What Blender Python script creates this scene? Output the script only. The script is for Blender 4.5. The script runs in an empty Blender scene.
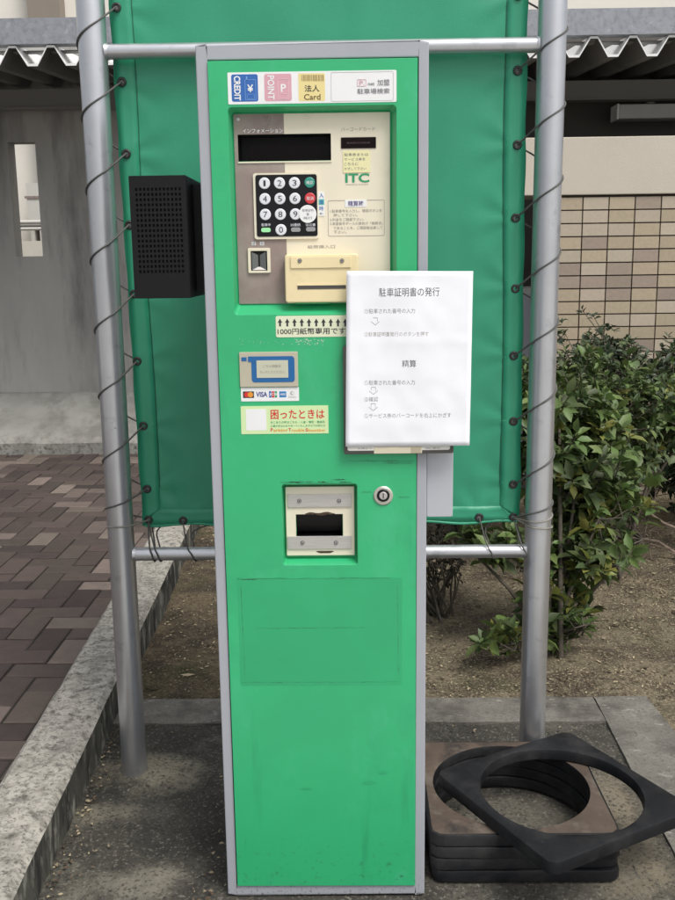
import bpy, bmesh, math, random
import numpy as np
from mathutils import Vector, Matrix, noise as mnoise

SC = bpy.context.scene
COL = SC.collection
rad = math.radians

# ------------------------------------------------------------------ camera
CAM = Vector((0.0557, -1.585, 1.1511))
PITCH, YAW, ROLL, FPX = 0.1944, -0.0156, 0.0129, 961.0     # focal length in pixels of a 675 x 900 picture
_f = Vector((math.sin(YAW) * math.cos(PITCH), math.cos(YAW) * math.cos(PITCH), -math.sin(PITCH)))
_r = Vector((math.cos(YAW), -math.sin(YAW), 0))
_d = _f.cross(_r)
CR = _r * math.cos(ROLL) + _d * math.sin(ROLL)
CD = _d * math.cos(ROLL) - _r * math.sin(ROLL)
cam_data = bpy.data.cameras.new('camera')
cam = bpy.data.objects.new('camera', cam_data)
COL.objects.link(cam)
cam.matrix_world = Matrix(((CR.x, -CD.x, -_f.x, CAM.x), (CR.y, -CD.y, -_f.y, CAM.y), (CR.z, -CD.z, -_f.z, CAM.z), (0, 0, 0, 1)))
cam_data.sensor_fit = 'VERTICAL'
cam_data.sensor_height = 36.0
cam_data.lens = 36.0 * FPX / 900.0
cam_data.clip_start = 0.05
cam_data.clip_end = 2000
SC.camera = cam

# ------------------------------------------------------------------ light: overcast daylight
SUN_EL, SUN_AZ = rad(58), rad(140)           # azimuth measured clockwise from +Y
world = bpy.data.worlds.new('World')
SC.world = world
world.use_nodes = True
wn = world.node_tree.nodes
wl = world.node_tree.links
bg = wn['Background']
sky = wn.new('ShaderNodeTexSky')
sky.sky_type = 'NISHITA'
sky.sun_disc = False
sky.sun_elevation = SUN_EL
sky.sun_rotation = SUN_AZ
sky.air_density = 1.0
sky.dust_density = 4.0
sky.ozone_density = 1.0
hs = wn.new('ShaderNodeHueSaturation')       # the grey of an overcast sky
hs.inputs['Saturation'].default_value = 0.28
wl.new(sky.outputs[0], hs.inputs['Color'])
wl.new(hs.outputs[0], bg.inputs[0])
bg.inputs[1].default_value = 0.12
sd = bpy.data.lights.new('sun', 'SUN')
sd.energy = 1.5
sd.angle = rad(22)
sd.color = (1.0, 0.96, 0.9)
so = bpy.data.objects.new('sun', sd)
COL.objects.link(so)
sdir = Vector((math.sin(SUN_AZ) * math.cos(SUN_EL), math.cos(SUN_AZ) * math.cos(SUN_EL), math.sin(SUN_EL)))
so.rotation_euler = (-sdir).to_track_quat('-Z', 'Y').to_euler()
so.location = sdir * 20
SC.view_settings.view_transform = 'Standard'
SC.view_settings.look = 'None'
SC.view_settings.exposure = 0.45
SC.view_settings.gamma = 1
SC.view_settings.use_curve_mapping = False

# ------------------------------------------------------------------ measuring helpers
def ray(px, py):
    return CR * ((px - 337.5) / FPX) + CD * ((py - 450) / FPX) + _f
def P(px, py, Y):            # the point of the upright plane at depth Y seen at that pixel
    d = ray(px, py)
    return CAM + d * ((Y - CAM.y) / d.y)
def G(px, py, Z=0.0):        # the same for the level plane at height Z
    d = ray(px, py)
    return CAM + d * ((Z - CAM.z) / d.z)

# ------------------------------------------------------------------ materials
MATS = {}
ONE_ = (1, 1, 1)
def mat(name, col, rough=0.6, metal=0.0, spec=0.5, var=0.0, scale=8.0, bump=0.0, bscale=60.0, stretch=(1, 1, 1),
        layers=(), trans=0.0, spots=(), island=0.0, hue=0.025, coat=0.0, detail=6):
    """layers: (colour, scale, low, high, stretch[, zlow, zhigh]) noise-masked stains laid one over another"""
    if name in MATS:
        return MATS[name]
    m = bpy.data.materials.new(name)
    m.use_nodes = True
    nt = m.node_tree
    N, L = nt.nodes, nt.links
    b = N['Principled BSDF']
    b.inputs['Roughness'].default_value = rough
    b.inputs['Metallic'].default_value = metal
    b.inputs['Specular IOR Level'].default_value = spec
    if coat:
        b.inputs['Coat Weight'].default_value = coat
        b.inputs['Coat Roughness'].default_value = 0.15
    geo = N.new('ShaderNodeNewGeometry')
    def mapped(st):
        v = N.new('ShaderNodeVectorMath'); v.operation = 'MULTIPLY'
        v.inputs[1].default_value = st
        L.new(geo.outputs['Position'], v.inputs[0])
        return v.outputs[0]
    def nz(sc, st, det=6, rgh=0.6):
        n = N.new('ShaderNodeTexNoise')
        n.inputs['Scale'].default_value = sc
        n.inputs['Detail'].default_value = det
        n.inputs['Roughness'].default_value = rgh
        L.new(mapped(st), n.inputs['Vector'])
        return n.outputs['Fac']
    rgb = N.new('ShaderNodeRGB')
    rgb.outputs[0].default_value = (*col, 1)
    c = rgb.outputs[0]
    if var:
        mr = N.new('ShaderNodeMapRange')
        mr.inputs['From Min'].default_value = 0.3; mr.inputs['From Max'].default_value = 0.7
        mr.inputs['To Min'].default_value = 1 - var; mr.inputs['To Max'].default_value = 1 + var
        L.new(nz(scale, stretch, detail), mr.inputs['Value'])
        h = N.new('ShaderNodeHueSaturation')
        L.new(mr.outputs[0], h.inputs['Value']); L.new(c, h.inputs['Color'])
        c = h.outputs[0]
    if island:
        mr = N.new('ShaderNodeMapRange')
        mr.inputs['To Min'].default_value = 1 - island; mr.inputs['To Max'].default_value = 1 + island
        L.new(geo.outputs['Random Per Island'], mr.inputs['Value'])
        h = N.new('ShaderNodeHueSaturation')
        L.new(mr.outputs[0], h.inputs['Value']); L.new(c, h.inputs['Color'])
        ml = N.new('ShaderNodeMath'); ml.operation = 'MULTIPLY_ADD'
        fr = N.new('ShaderNodeMath'); fr.operation = 'FRACT'
        m7 = N.new('ShaderNodeMath'); m7.operation = 'MULTIPLY'; m7.inputs[1].default_value = 7.31
        L.new(geo.outputs['Random Per Island'], m7.inputs[0]); L.new(m7.outputs[0], fr.inputs[0])
        L.new(fr.outputs[0], ml.inputs[0]); ml.inputs[1].default_value = hue; ml.inputs[2].default_value = 0.5 - hue / 2
        L.new(ml.outputs[0], h.inputs['Hue'])
        c = h.outputs[0]
    for (sx_, sy_, rx_, ry_, pw_, sc_, amp_) in spots:
        sep = N.new('ShaderNodeSeparateXYZ'); L.new(geo.outputs['Position'], sep.inputs[0])
        def mth(op, a_, b_=None):
            q_ = N.new('ShaderNodeMath'); q_.operation = op
            for k_, v_ in enumerate((a_, b_)):
                if v_ is None: continue
                if isinstance(v_, (int, float)): q_.inputs[k_].default_value = v_
                else: L.new(v_, q_.inputs[k_])
            return q_.outputs[0]
        ax_ = mth('POWER', mth('ABSOLUTE', mth('DIVIDE', mth('SUBTRACT', sep.outputs['X'], sx_), rx_)), pw_)
        ay_ = mth('POWER', mth('ABSOLUTE', mth('DIVIDE', mth('SUBTRACT', sep.outputs['Y'], sy_), ry_)), pw_)
        dd_ = mth('POWER', mth('ADD', ax_, ay_), 1 / pw_)
        dd_ = mth('ADD', dd_, mth('MULTIPLY', mth('SUBTRACT', nz(9, ONE_, 8, .7), .5), 2.2 * amp_))
        mr = N.new('ShaderNodeMapRange'); mr.inputs['From Min'].default_value = 1.3; mr.inputs['From Max'].default_value = .6
        mr.inputs['To Max'].default_value = .92
        L.new(dd_, mr.inputs['Value'])
        mx = N.new('ShaderNodeMix'); mx.data_type = 'RGBA'
        L.new(mr.outputs[0], mx.inputs['Factor']); L.new(c, mx.inputs['A']); mx.inputs['B'].default_value = (*sc_, 1)
        c = mx.outputs['Result']
    for ly in layers:
        lc, lsc, lo, hi, st = ly[:5]
        mr = N.new('ShaderNodeMapRange')
        mr.inputs['From Min'].default_value = lo; mr.inputs['From Max'].default_value = hi
        L.new(nz(lsc, st, 8, 0.65), mr.inputs['Value'])
        f = mr.outputs[0]
        if len(ly) > 5:
            sx = N.new('ShaderNodeSeparateXYZ'); L.new(geo.outputs['Position'], sx.inputs[0])
            zr = N.new('ShaderNodeMapRange')
            zr.inputs['From Min'].default_value = ly[5]; zr.inputs['From Max'].default_value = ly[6]
            L.new(sx.outputs['Z'], zr.inputs['Value'])
            mu = N.new('ShaderNodeMath'); mu.operation = 'MULTIPLY'
            L.new(f, mu.inputs[0]); L.new(zr.outputs[0], mu.inputs[1])
            f = mu.outputs[0]
        mx = N.new('ShaderNodeMix'); mx.data_type = 'RGBA'
        L.new(f, mx.inputs['Factor']); L.new(c, mx.inputs['A'])
        mx.inputs['B'].default_value = (*lc, 1)
        c = mx.outputs['Result']
    L.new(c, b.inputs['Base Color'])
    if bump:
        bp = N.new('ShaderNodeBump')
        bp.inputs['Strength'].default_value = min(1, bump)
        bp.inputs['Distance'].default_value = 0.004 * max(1, bump)
        L.new(nz(bscale, (1, 1, 1), 8, 0.7), bp.inputs['Height'])
        L.new(bp.outputs[0], b.inputs['Normal'])
    if trans:
        out = N['Material Output']
        tr = N.new('ShaderNodeBsdfTranslucent')
        L.new(c, tr.inputs['Color'])
        ms = N.new('ShaderNodeMixShader'); ms.inputs[0].default_value = trans
        L.new(b.outputs[0], ms.inputs[1]); L.new(tr.outputs[0], ms.inputs[2])
        L.new(ms.outputs[0], out.inputs['Surface'])
    MATS[name] = m
    return m

ONE = (1, 1, 1)
GREEN = mat('green paint', (0.035, 0.43, 0.178), 0.34, var=0.07, scale=4, bump=0.06, bscale=35,
            layers=(((0.033, 0.37, 0.16), 3.6, 0.53, 0.68, ONE), ((0.07, 0.48, 0.24), 6, 0.55, 0.75, (1, 1, .6)), ((0.03, 0.2, 0.09), 85, 0.58, 0.7, ONE, 0.14, 0.03), ((0.026, 0.32, 0.135), 22, 0.6, 0.8, (1, 1, .12)), ((0.03, 0.27, 0.13), 120, 0.70, 0.78, (1, 1, .5)), ((0.07, 0.47, 0.25), 9, 0.6, 0.85, ONE),
                    ((0.03, 0.30, 0.14), 38, 0.67, 0.8, (1, 1, 0.35))))
GHOST = mat('green paint under a removed sign', (0.031, 0.385, 0.16), 0.42, var=0.06, scale=6)
GHOSTLINE = mat('glue trace', (0.027, 0.25, 0.115), 0.6, layers=(((0.034, 0.36, 0.155), 45, 0.42, 0.58, ONE),))
GREY = mat('grey paint', (0.37, 0.385, 0.42), 0.42, var=0.05, scale=4, bump=0.05, bscale=120,
           layers=(((0.2, 0.2, 0.2), 26, 0.66, 0.8, ONE), ((0.03, 0.028, 0.025), 190, 0.56, 0.62, ONE, 0.05, -0.015)))
GREYBOX = mat('pale grey plate', (0.44, 0.455, 0.49), 0.5, var=0.04, scale=5,
              layers=(((0.3, 0.3, 0.31), 18, 0.62, 0.85, ONE),))
CREAM = mat('cream plate', (0.76, 0.70, 0.555), 0.42, var=0.05, scale=7,
            layers=(((0.62, 0.55, 0.39), 10, 0.58, 0.8, ONE),))
CREAMY = mat('yellowed plastic', (0.80, 0.68, 0.41), 0.4, var=0.05, scale=12,
             layers=(((0.62, 0.49, 0.26), 14, 0.6, 0.85, ONE),))
BROWN = mat('worn mauve brown plate', (0.255, 0.195, 0.178), 0.5, var=0.14, scale=9,
            layers=(((0.36, 0.31, 0.27), 5.5, 0.48, 0.68, ONE), ((0.1, 0.075, 0.07), 24, 0.6, 0.75, (1, 1, .6))))
BLACK = mat('black plastic', (0.006, 0.006, 0.008), 0.4, spec=0.3, var=0.2, scale=20)
BLACKSPK = mat('speaker black', (0.0045, 0.0047, 0.0055), 0.42, spec=0.3, bump=0.15, bscale=400)
DARK = mat('dark cavity', (0.004, 0.004, 0.004), 0.8)
GLASS = mat('dark display glass', (0.007, 0.003, 0.003), 0.2, spec=0.15)
WHITE = mat('white sticker', (0.8, 0.81, 0.81), 0.45, var=0.02, scale=20)
PAPER = mat('white paper', (0.86, 0.87, 0.915), 0.35, var=0.02, scale=9, bump=0.1, bscale=14)
INK = mat('black ink', (0.03, 0.03, 0.035), 0.6)
INKG = mat('grey ink', (0.2, 0.2, 0.22), 0.6)
INKP = mat('faint ink', (0.34, 0.32, 0.29), 0.6)
BLUE = mat('blue print', (0.03, 0.13, 0.42), 0.4)
BLUEL = mat('light blue print', (0.2, 0.38, 0.7), 0.4)
PINK = mat('pink print', (0.66, 0.36, 0.42), 0.45)
PINKL = mat('pale pink print', (0.75, 0.55, 0.59), 0.45)
YELLOW = mat('yellow print', (0.78, 0.66, 0.3), 0.45)
NOTE = mat('pale yellow note', (0.78, 0.74, 0.42), 0.6)
LIME = mat('pale lime sticker', (0.62, 0.78, 0.42), 0.45)
PALEG = mat('pale green cream sticker', (0.72, 0.75, 0.55), 0.45)
RED = mat('red print', (0.62, 0.03, 0.03), 0.4)
ORANGE = mat('orange print', (0.75, 0.3, 0.03), 0.4)
LOGOG = mat('green print', (0.03, 0.3, 0.13), 0.4)
TEALKEY = mat('teal key', (0.03, 0.27, 0.2), 0.4)
REDKEY = mat('red key', (0.6, 0.05, 0.06), 0.4)
WKEY = mat('white key', (0.72, 0.73, 0.78), 0.35)
GKEY = mat('grey lamp', (0.3, 0.3, 0.31), 0.35)
STEEL = mat('brushed steel', (0.5, 0.48, 0.46), 0.4, metal=0.35, var=0.08, scale=30, stretch=(1, 1, 12))
SCREW = mat('screw steel', (0.5, 0.5, 0.5), 0.3, metal=0.9)
GALV = mat('galvanised pipe', (0.58, 0.59, 0.615), 0.33, metal=0.85, var=0.05, scale=14,
           layers=(((0.36, 0.37, 0.4), 20, 0.58, 0.75, ONE), ((0.09, 0.06, 0.04), 55, 0.69, 0.74, ONE), ((0.62, 0.62, 0.63), 90, 0.62, 0.72, (1, 1, .25))))
TARP = mat('green tarpaulin', (0.028, 0.285, 0.16), 0.38, var=0.07, scale=3, bump=0.12, bscale=300)
SEAM = mat('tarpaulin seam', (0.013, 0.11, 0.065), 0.5)
ROPE = mat('dark cord', (0.085, 0.085, 0.078), 0.7, var=0.3, scale=40)
ROPEG = mat('weathered cord', (0.24, 0.23, 0.2), 0.75, var=0.3, scale=40)
EYE = mat('eyelet metal', (0.05, 0.05, 0.05), 0.4, metal=0.6)
RUBBER = mat('black rubber', (0.007, 0.0077, 0.0095), 0.5, spec=0.35, var=0.3, scale=14, bump=0.2, bscale=90,
             layers=(((0.034, 0.033, 0.033), 9, 0.46, 0.7, ONE), ((0.075, 0.072, 0.066), 55, 0.66, 0.78, ONE)))
DUSTY = mat('rubber with brown dust', (0.085, 0.062, 0.046), 0.85, var=0.2, scale=20, bump=0.2, bscale=200,
            layers=(((0.15, 0.125, 0.1), 16, 0.52, 0.7, ONE), ((0.03, 0.025, 0.022), 9, 0.56, 0.68, ONE)))
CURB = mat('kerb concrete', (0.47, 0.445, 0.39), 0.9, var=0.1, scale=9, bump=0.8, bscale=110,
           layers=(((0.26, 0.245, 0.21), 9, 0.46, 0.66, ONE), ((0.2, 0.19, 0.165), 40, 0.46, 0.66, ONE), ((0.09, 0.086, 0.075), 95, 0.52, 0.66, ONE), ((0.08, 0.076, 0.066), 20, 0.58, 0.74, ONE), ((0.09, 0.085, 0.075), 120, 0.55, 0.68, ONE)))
CURBSIDE = mat('dark streaked kerb side', (0.075, 0.075, 0.06), 0.95, var=0.3, scale=9, bump=0.8, bscale=80, stretch=(1, 1, .4),  # side face much darker than the kerb top, with upright streaks
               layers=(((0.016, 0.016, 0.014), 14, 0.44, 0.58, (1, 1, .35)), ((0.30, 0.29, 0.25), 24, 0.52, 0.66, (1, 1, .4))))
PAD = mat('stained concrete pad', (0.062, 0.057, 0.046), 0.92, var=0.3, scale=14, bump=1.2, bscale=140,
          spots=((-0.422, 0.44, 0.115, 0.085, 2.0, (0.34, 0.305, 0.22), 0.7), (-0.481, 0.276, 0.06, 0.04, 2.0, (0.22, 0.2, 0.15), 1.0), (-0.345, 0.046, 0.09, 0.05, 2.0, (0.25, 0.23, 0.18), 1.1), (-0.49, 0.046, 0.07, 0.07, 2.0, (0.2, 0.19, 0.15), 1.2), (0.585, 0.2, 0.075, 0.225, 5.0, (0.235, 0.2, 0.14), 0.35), (0.38, 0.2, 0.2, 0.2, 2.0, (0.13, 0.12, 0.095), 0.8)),
          layers=(((0.032, 0.03, 0.025), 4.5, 0.46, 0.7, ONE), ((0.16, 0.15, 0.12), 6, 0.52, 0.8, ONE), ((0.026, 0.025, 0.021), 130, 0.5, 0.66, ONE), ((0.24, 0.225, 0.18), 150, 0.55, 0.68, ONE)))
BAND = mat('concrete border', (0.185, 0.175, 0.15), 0.92, var=0.25, scale=9, bump=0.8, bscale=120,
           layers=(((0.075, 0.07, 0.06), 5.5, 0.48, 0.64, ONE), ((0.38, 0.365, 0.32), 15, 0.6, 0.7, (1, 2.2, 1)), ((0.09, 0.085, 0.075), 140, 0.52, 0.68, ONE)))
MORTAR = mat('pale mortar', (0.25, 0.225, 0.165), 0.95, var=0.25, scale=18, bump=0.9, bscale=160,
             layers=(((0.08, 0.075, 0.06), 13, 0.5, 0.7, ONE), ((0.13, 0.12, 0.095), 130, 0.5, 0.7, ONE)))
DRYSOIL = mat('dry tan soil', (0.21, 0.175, 0.113), 0.98, var=0.4, scale=70, bump=2.5, bscale=160,
           layers=(((0.085, 0.064, 0.042), 5.0, 0.45, 0.6, ONE), ((0.06, 0.062, 0.025), 3.4, 0.54, 0.68, ONE), ((0.05, 0.038, 0.025), 26, 0.56, 0.66, ONE), ((0.40, 0.335, 0.22), 150, 0.52, 0.64, ONE)))  # dark mottling paints in shrub shadow along with the moss
SOIL = mat('dry mossy soil', (0.15, 0.115, 0.07), 0.98, var=0.45, scale=70, bump=2.5, bscale=160,
           layers=(((0.055, 0.042, 0.028), 5.0, 0.44, 0.58, ONE), ((0.05, 0.055, 0.018), 3.6, 0.52, 0.68, ONE), ((0.31, 0.26, 0.165), 150, 0.55, 0.66, ONE)))
JOINT = mat('dark joint sand', (0.022, 0.019, 0.016), 0.95)
PAVER = mat('brown paver', (0.076, 0.057, 0.049), 0.85, island=0.22, var=0.14, scale=22, bump=0.5, bscale=260, layers=(((0.1, 0.085, 0.075), 160, 0.58, 0.7, ONE),))
PAVERL = mat('pale paver', (0.17, 0.135, 0.115), 0.85, island=0.25, var=0.14, scale=22, bump=0.5, bscale=260, layers=(((0.09, 0.075, 0.066), 160, 0.58, 0.7, ONE),))
PAVERD = mat('dark paver', (0.055, 0.04, 0.036), 0.85, island=0.25, var=0.14, scale=22, bump=0.5, bscale=260)
ASPH = mat('asphalt', (0.05, 0.05, 0.05), 0.9, var=0.2, scale=30, bump=0.5, bscale=150)
WALLC = mat('streaked concrete wall', (0.36, 0.35, 0.33), 0.85, var=0.16, scale=2.2, bump=0.15, bscale=50, stretch=(1, 1, .3),
            layers=(((0.19, 0.185, 0.175), 3.2, 0.5, 0.66, (1.3, 1, .22)), ((0.36, 0.35, 0.33), 2.4, 0.56, 0.74, (1, 1, .3))))
APRON = mat('rough pale concrete', (0.30, 0.295, 0.27), 0.92, var=0.14, scale=5, bump=0.7, bscale=60,
            layers=(((0.2, 0.195, 0.175), 6, 0.46, 0.64, (1, 1, .5)), ((0.10, 0.095, 0.08), 45, 0.5, 0.64, ONE, 0.21, 0.12)))
FARLOW = mat('far pale block wall', (0.62, 0.58, 0.5), 0.9, var=0.05, scale=6)
CREAMW = mat('cream render', (0.56, 0.51, 0.43), 0.9, var=0.03, scale=4, bump=0.35, bscale=160)
SOFFIT = mat('wall in roof shade', (0.085, 0.078, 0.07), 0.8, var=0.1, scale=4)  # shade below the canopy is put into this wall colour
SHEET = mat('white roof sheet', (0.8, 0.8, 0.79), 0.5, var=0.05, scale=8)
SHEETU = mat('shaded roof sheet underside', (0.13, 0.127, 0.122), 0.7, var=0.15, scale=6)  # same sheet as the white one, darkened for the shade under the roof
GALVB = mat('galvanised beam', (0.3, 0.315, 0.345), 0.5, metal=0.25, var=0.06, scale=10,
            layers=(((0.23, 0.24, 0.265), 38, 0.46, 0.66, ONE), ((0.38, 0.4, 0.43), 25, 0.6, 0.7, ONE)))
PURLIN = mat('grey purlin', (0.2, 0.192, 0.18), 0.6)
LAMPH = mat('lamp housing', (0.5, 0.49, 0.47), 0.5, var=0.05)
GROUT = mat('dark grout', (0.055, 0.04, 0.032), 0.9)
TILES = [mat('buff tile', (0.42, 0.345, 0.245), 0.7, island=0.06, hue=0.012, var=0.07, scale=60),
         mat('pale tile', (0.46, 0.39, 0.305), 0.7, island=0.06, hue=0.012, var=0.06, scale=60),
         mat('grey brown tile', (0.31, 0.25, 0.2), 0.7, island=0.1, hue=0.012, var=0.08, scale=60)]
FARW = mat('far cream wall', (0.8, 0.765, 0.69), 0.85, var=0.03, scale=3)
FARB = mat('far brown pillar', (0.27, 0.23, 0.19), 0.85, var=0.05, scale=3)
FARG = mat('far grey metal', (0.55, 0.54, 0.5), 0.6)
BARK = mat('bark', (0.10, 0.085, 0.065), 0.9, var=0.3, scale=50, bump=0.5, bscale=120)
TWIG = mat('dry pale twig', (0.22, 0.17, 0.13), 0.9, var=0.2, scale=60)
LEAFA = mat('broad green leaf', (0.108, 0.16, 0.048), 0.5, island=0.5, hue=0.04, trans=0.28)
LEAFY = mat('yellow green leaf', (0.22, 0.235, 0.06), 0.5, island=0.3, hue=0.04, trans=0.3)
LEAFB = mat('mid green leaf', (0.078, 0.115, 0.042), 0.52, island=0.5, hue=0.05, trans=0.25)
LEAFC = mat('dark green leaf', (0.046, 0.068, 0.034), 0.44, island=0.5, hue=0.05, trans=0.22)
LEAFD = mat('dusky brown leaf', (0.035, 0.03, 0.018), 0.7, island=0.5, trans=0.1)
LITTER = [mat('brown litter', (0.09, 0.062, 0.038), 0.9, island=0.5), mat('straw litter', (0.32, 0.265, 0.17), 0.9, island=0.4)]

# ------------------------------------------------------------------ mesh builder
class MB:
    def __init__(s):
        s.v, s.f, s.m, s.sm, s.mats = [], [], [], [], []
    def mi(s, m):
        if m not in s.mats:
            s.mats.append(m)
        return s.mats.index(m)
    def add(s, vs, fs, m, smooth=False):
        o = len(s.v)
        s.v.extend([tuple(v) for v in vs])
        k = s.mi(m)
        for f in fs:
            s.f.append([i + o for i in f]); s.m.append(k); s.sm.append(smooth)
        return s
    def box(s, x0, x1, y0, y1, z0, z1, m):
        return s.add([(x, y, z) for x in (x0, x1) for y in (y0, y1) for z in (z0, z1)],
                     [(0, 1, 3, 2), (4, 6, 7, 5), (0, 4, 5, 1), (2, 3, 7, 6), (0, 2, 6, 4), (1, 5, 7, 3)], m)
    def prism(s, loop, y0, y1, m, loop2=None, side=None):
        """loop of (x, z) at y0 (towards the viewer) joined to loop2 at y1"""
        loop2 = loop2 or loop
        n = len(loop)
        s.add([(x, y0, z) for x, z in loop], [list(range(n))], m)
        s.add([(x, y1, z) for x, z in loop2], [list(range(n))[::-1]], side or m)
        s.add([(x, y0, z) for x, z in loop] + [(x, y1, z) for x, z in loop2],
              [((i + 1) % n, i, n + i, n + (i + 1) % n) for i in range(n)], side or m)
        return s
    def ring(s, lo, li, y0, y1, m):
        """a flat frame between two loops of equal length, y0 to y1"""
        n = len(lo)
        vs = [(x, y, z) for y in (y0, y1) for lp in (lo, li) for x, z in lp]
        fs = []
        for i in range(n):
            j = (i + 1) % n
            fs += [(i, j, n + j, n + i), (2 * n + j, 2 * n + i, 3 * n + i, 3 * n + j), (j, i, 2 * n + i, 2 * n + j), (n + i, n + j, 3 * n + j, 3 * n + i)]
        return s.add(vs, fs, m)
    def tube(s, path, r, m, n=10, cap=True):
        path = [Vector(p) for p in path]
        rs = r if isinstance(r, (list, tuple)) else [r] * len(path)
        vs, fs = [], []
        t0 = (path[1] - path[0]).normalized()
        u = t0.orthogonal().normalized()
        for i, p in enumerate(path):
            t = (path[min(i + 1, len(path) - 1)] - path[max(i - 1, 0)]).normalized()
            u = (u - t * u.dot(t)).normalized()
            w = t.cross(u)
            for k in range(n):
                a = 2 * math.pi * k / n
                vs.append(p + (u * math.cos(a) + w * math.sin(a)) * rs[i])
        for i in range(len(path) - 1):
            for k in range(n):
                a, b = i * n + k, i * n + (k + 1) % n
                fs.append((a, b, b + n, a + n))
        s.add(vs, fs, m, True)
        if cap:
            s.add(vs[:n], [list(range(n))[::-1]], m)
            s.add(vs[-n:], [list(range(n))], m)
        return s
    def disc(s, x, z, r, y0, y1, m, n=20, dome=0.0):
        lp = [(x + r * math.cos(2 * math.pi * k / n), z + r * math.sin(2 * math.pi * k / n)) for k in range(n)]
        l2 = [(x + .88 * (a - x), z + .88 * (b - z)) for a, b in lp]
        return s.prism(l2, y0, y0 + dome, m, lp).prism(lp, y0 + dome, y1, m) if dome else s.prism(lp, y0, y1, m)
    def build(s, name, parent=None, bevel=0.0, seg=2, kind=None, clean=False):
        me = bpy.data.meshes.new(name)
        me.from_pydata(s.v, [], s.f)
        for m in s.mats:
            me.materials.append(m)
        me.polygons.foreach_set('material_index', s.m)
        me.polygons.foreach_set('use_smooth', s.sm)
        me.update()
        if bevel or clean:
            b = bmesh.new(); b.from_mesh(me)
            bmesh.ops.remove_doubles(b, verts=b.verts, dist=1e-5)
            bmesh.ops.recalc_face_normals(b, faces=b.faces)
            b.to_mesh(me); b.free()
        o = bpy.data.objects.new(name, me)
        COL.objects.link(o)
        if bevel:
            md = o.modifiers.new('edge', 'BEVEL')
            md.width = bevel; md.segments = seg; md.limit_method = 'ANGLE'; md.angle_limit = rad(35)
            md.harden_normals = False
        attach(o, parent)
        if kind:
            o['kind'] = kind
        return o

def world_loc(o):
    v = Vector(o.location)
    while o.parent:
        return None
    return v
ORIG = {}
def attach(o, parent):
    if parent is None:
        return
    o.parent = parent
    top = parent
    if parent.type == 'EMPTY':
        o.matrix_parent_inverse = Matrix.Translation(-parent.location)

def thing(name, label, cat, loc, group=None):
    o = bpy.data.objects.new(name, None)
    o.empty_display_size = 0.1
    COL.objects.link(o)
    o.location = loc
    o['label'] = label; o['category'] = cat
    if group:
        o['group'] = group
    return o
def tag(o, label, cat, group=None):
    o['label'] = label; o['category'] = cat
    if group:
        o['group'] = group
    return o

def rr(x0, x1, z0, z1, r, n=5):
    """rounded rectangle as a loop of (x, z)"""
    pts = []
    for cx, cz, a0 in ((x1 - r, z1 - r, 0), (x0 + r, z1 - r, 90), (x0 + r, z0 + r, 180), (x1 - r, z0 + r, 270)):
        for k in range(n + 1):
            a = rad(a0 + 90 * k / max(1, n))
            pts.append((cx + r * math.cos(a), cz + r * math.sin(a)))
    return pts
def pr(px0, py0, px1, py1, Y):
    """pixel box on the upright plane Y -> x0, x1, z0, z1"""
    a, b = P(px0, py1, Y), P(px1, py0, Y)
    c, d = P(px0, py0, Y), P(px1, py1, Y)
    return (a.x + c.x) / 2, (b.x + d.x) / 2, (a.z + d.z) / 2, (b.z + c.z) / 2

_tc = bpy.data.curves.new('lettering', 'FONT')
_to = bpy.data.objects.new('lettering', _tc)
COL.objects.link(_to)
def glyphs(body, bold=0.0, res=3):
    _tc.body = body
    _tc.offset = bold
    _tc.resolution_u = res
    dg = bpy.context.evaluated_depsgraph_get(); dg.update()
    me = bpy.data.meshes.new_from_object(_to.evaluated_get(dg))
    v = [(q.co.x, q.co.y) for q in me.vertices]
    f = [list(p.vertices) for p in me.polygons]
    bpy.data.meshes.remove(me)
    return v, f
def text(mb, body, box, Y, m, bold=0.0, rot=0, skew=0.0):
    """lettering stretched into the pixel box (x0, y0, x1, y1) on plane Y; rot 90 reads downwards"""
    v, f = glyphs(body, bold)
    if not v:
        return
    if rot:
        v = [(y, -x) for x, y in v]
    xs = [a for a, b in v]; ys = [b for a, b in v]
    x0, x1, z0, z1 = pr(*box, Y)
    sx = (x1 - x0) / max(1e-6, max(xs) - min(xs)); sy = (z1 - z0) / max(1e-6, max(ys) - min(ys))
    mx, my = min(xs), min(ys)
    mb.add([(x0 + (a - mx) * sx, Y, z0 + (b - my) * sy) for a, b in v], f, m)
def plate(mb, box, Y, m, r=0.002, t=0.0006):
    x0, x1, z0, z1 = pr(*box, Y)
    mb.prism(rr(x0, x1, z0, z1, min(r, (x1 - x0) / 2.1, (z1 - z0) / 2.1), 4), Y, Y + t, m)
    return x0, x1, z0, z1
def frame(mb, box, Y, m, w, r=0.002, t=0.0003):
    x0, x1, z0, z1 = pr(*box, Y)
    mb.ring(rr(x0, x1, z0, z1, r, 4), rr(x0 + w, x1 - w, z0 + w, z1 - w, max(r - w, .0003), 4), Y, Y + t, m)

def apply_mods(o):
    dg = bpy.context.evaluated_depsgraph_get(); dg.update()
    me = bpy.data.meshes.new_from_object(o.evaluated_get(dg))
    o.modifiers.clear()
    o.data = me

# ------------------------------------------------------------------ the setting: ground
g = MB()
g.add([(-400, -400, -0.06), (400, -400, -0.06), (400, 400, -0.06), (-400, 400, -0.06)], [(0, 1, 2, 3)], ASPH)
g.build('ground', kind='structure')
g = MB()
FORE = mat('pale bounce concrete', (0.42, 0.41, 0.385), 0.9, var=0.1, scale=1.5, bump=0.5, bscale=120)  # unseen pale ground, added to bounce light up onto the machine
g.add([(-60, -60, -.02), (60, -60, -.02), (60, -.42, -.02), (-60, -.42, -.02)], [(0, 1, 2, 3)], FORE)
g.build('bounce_forecourt', kind='structure')

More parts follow.
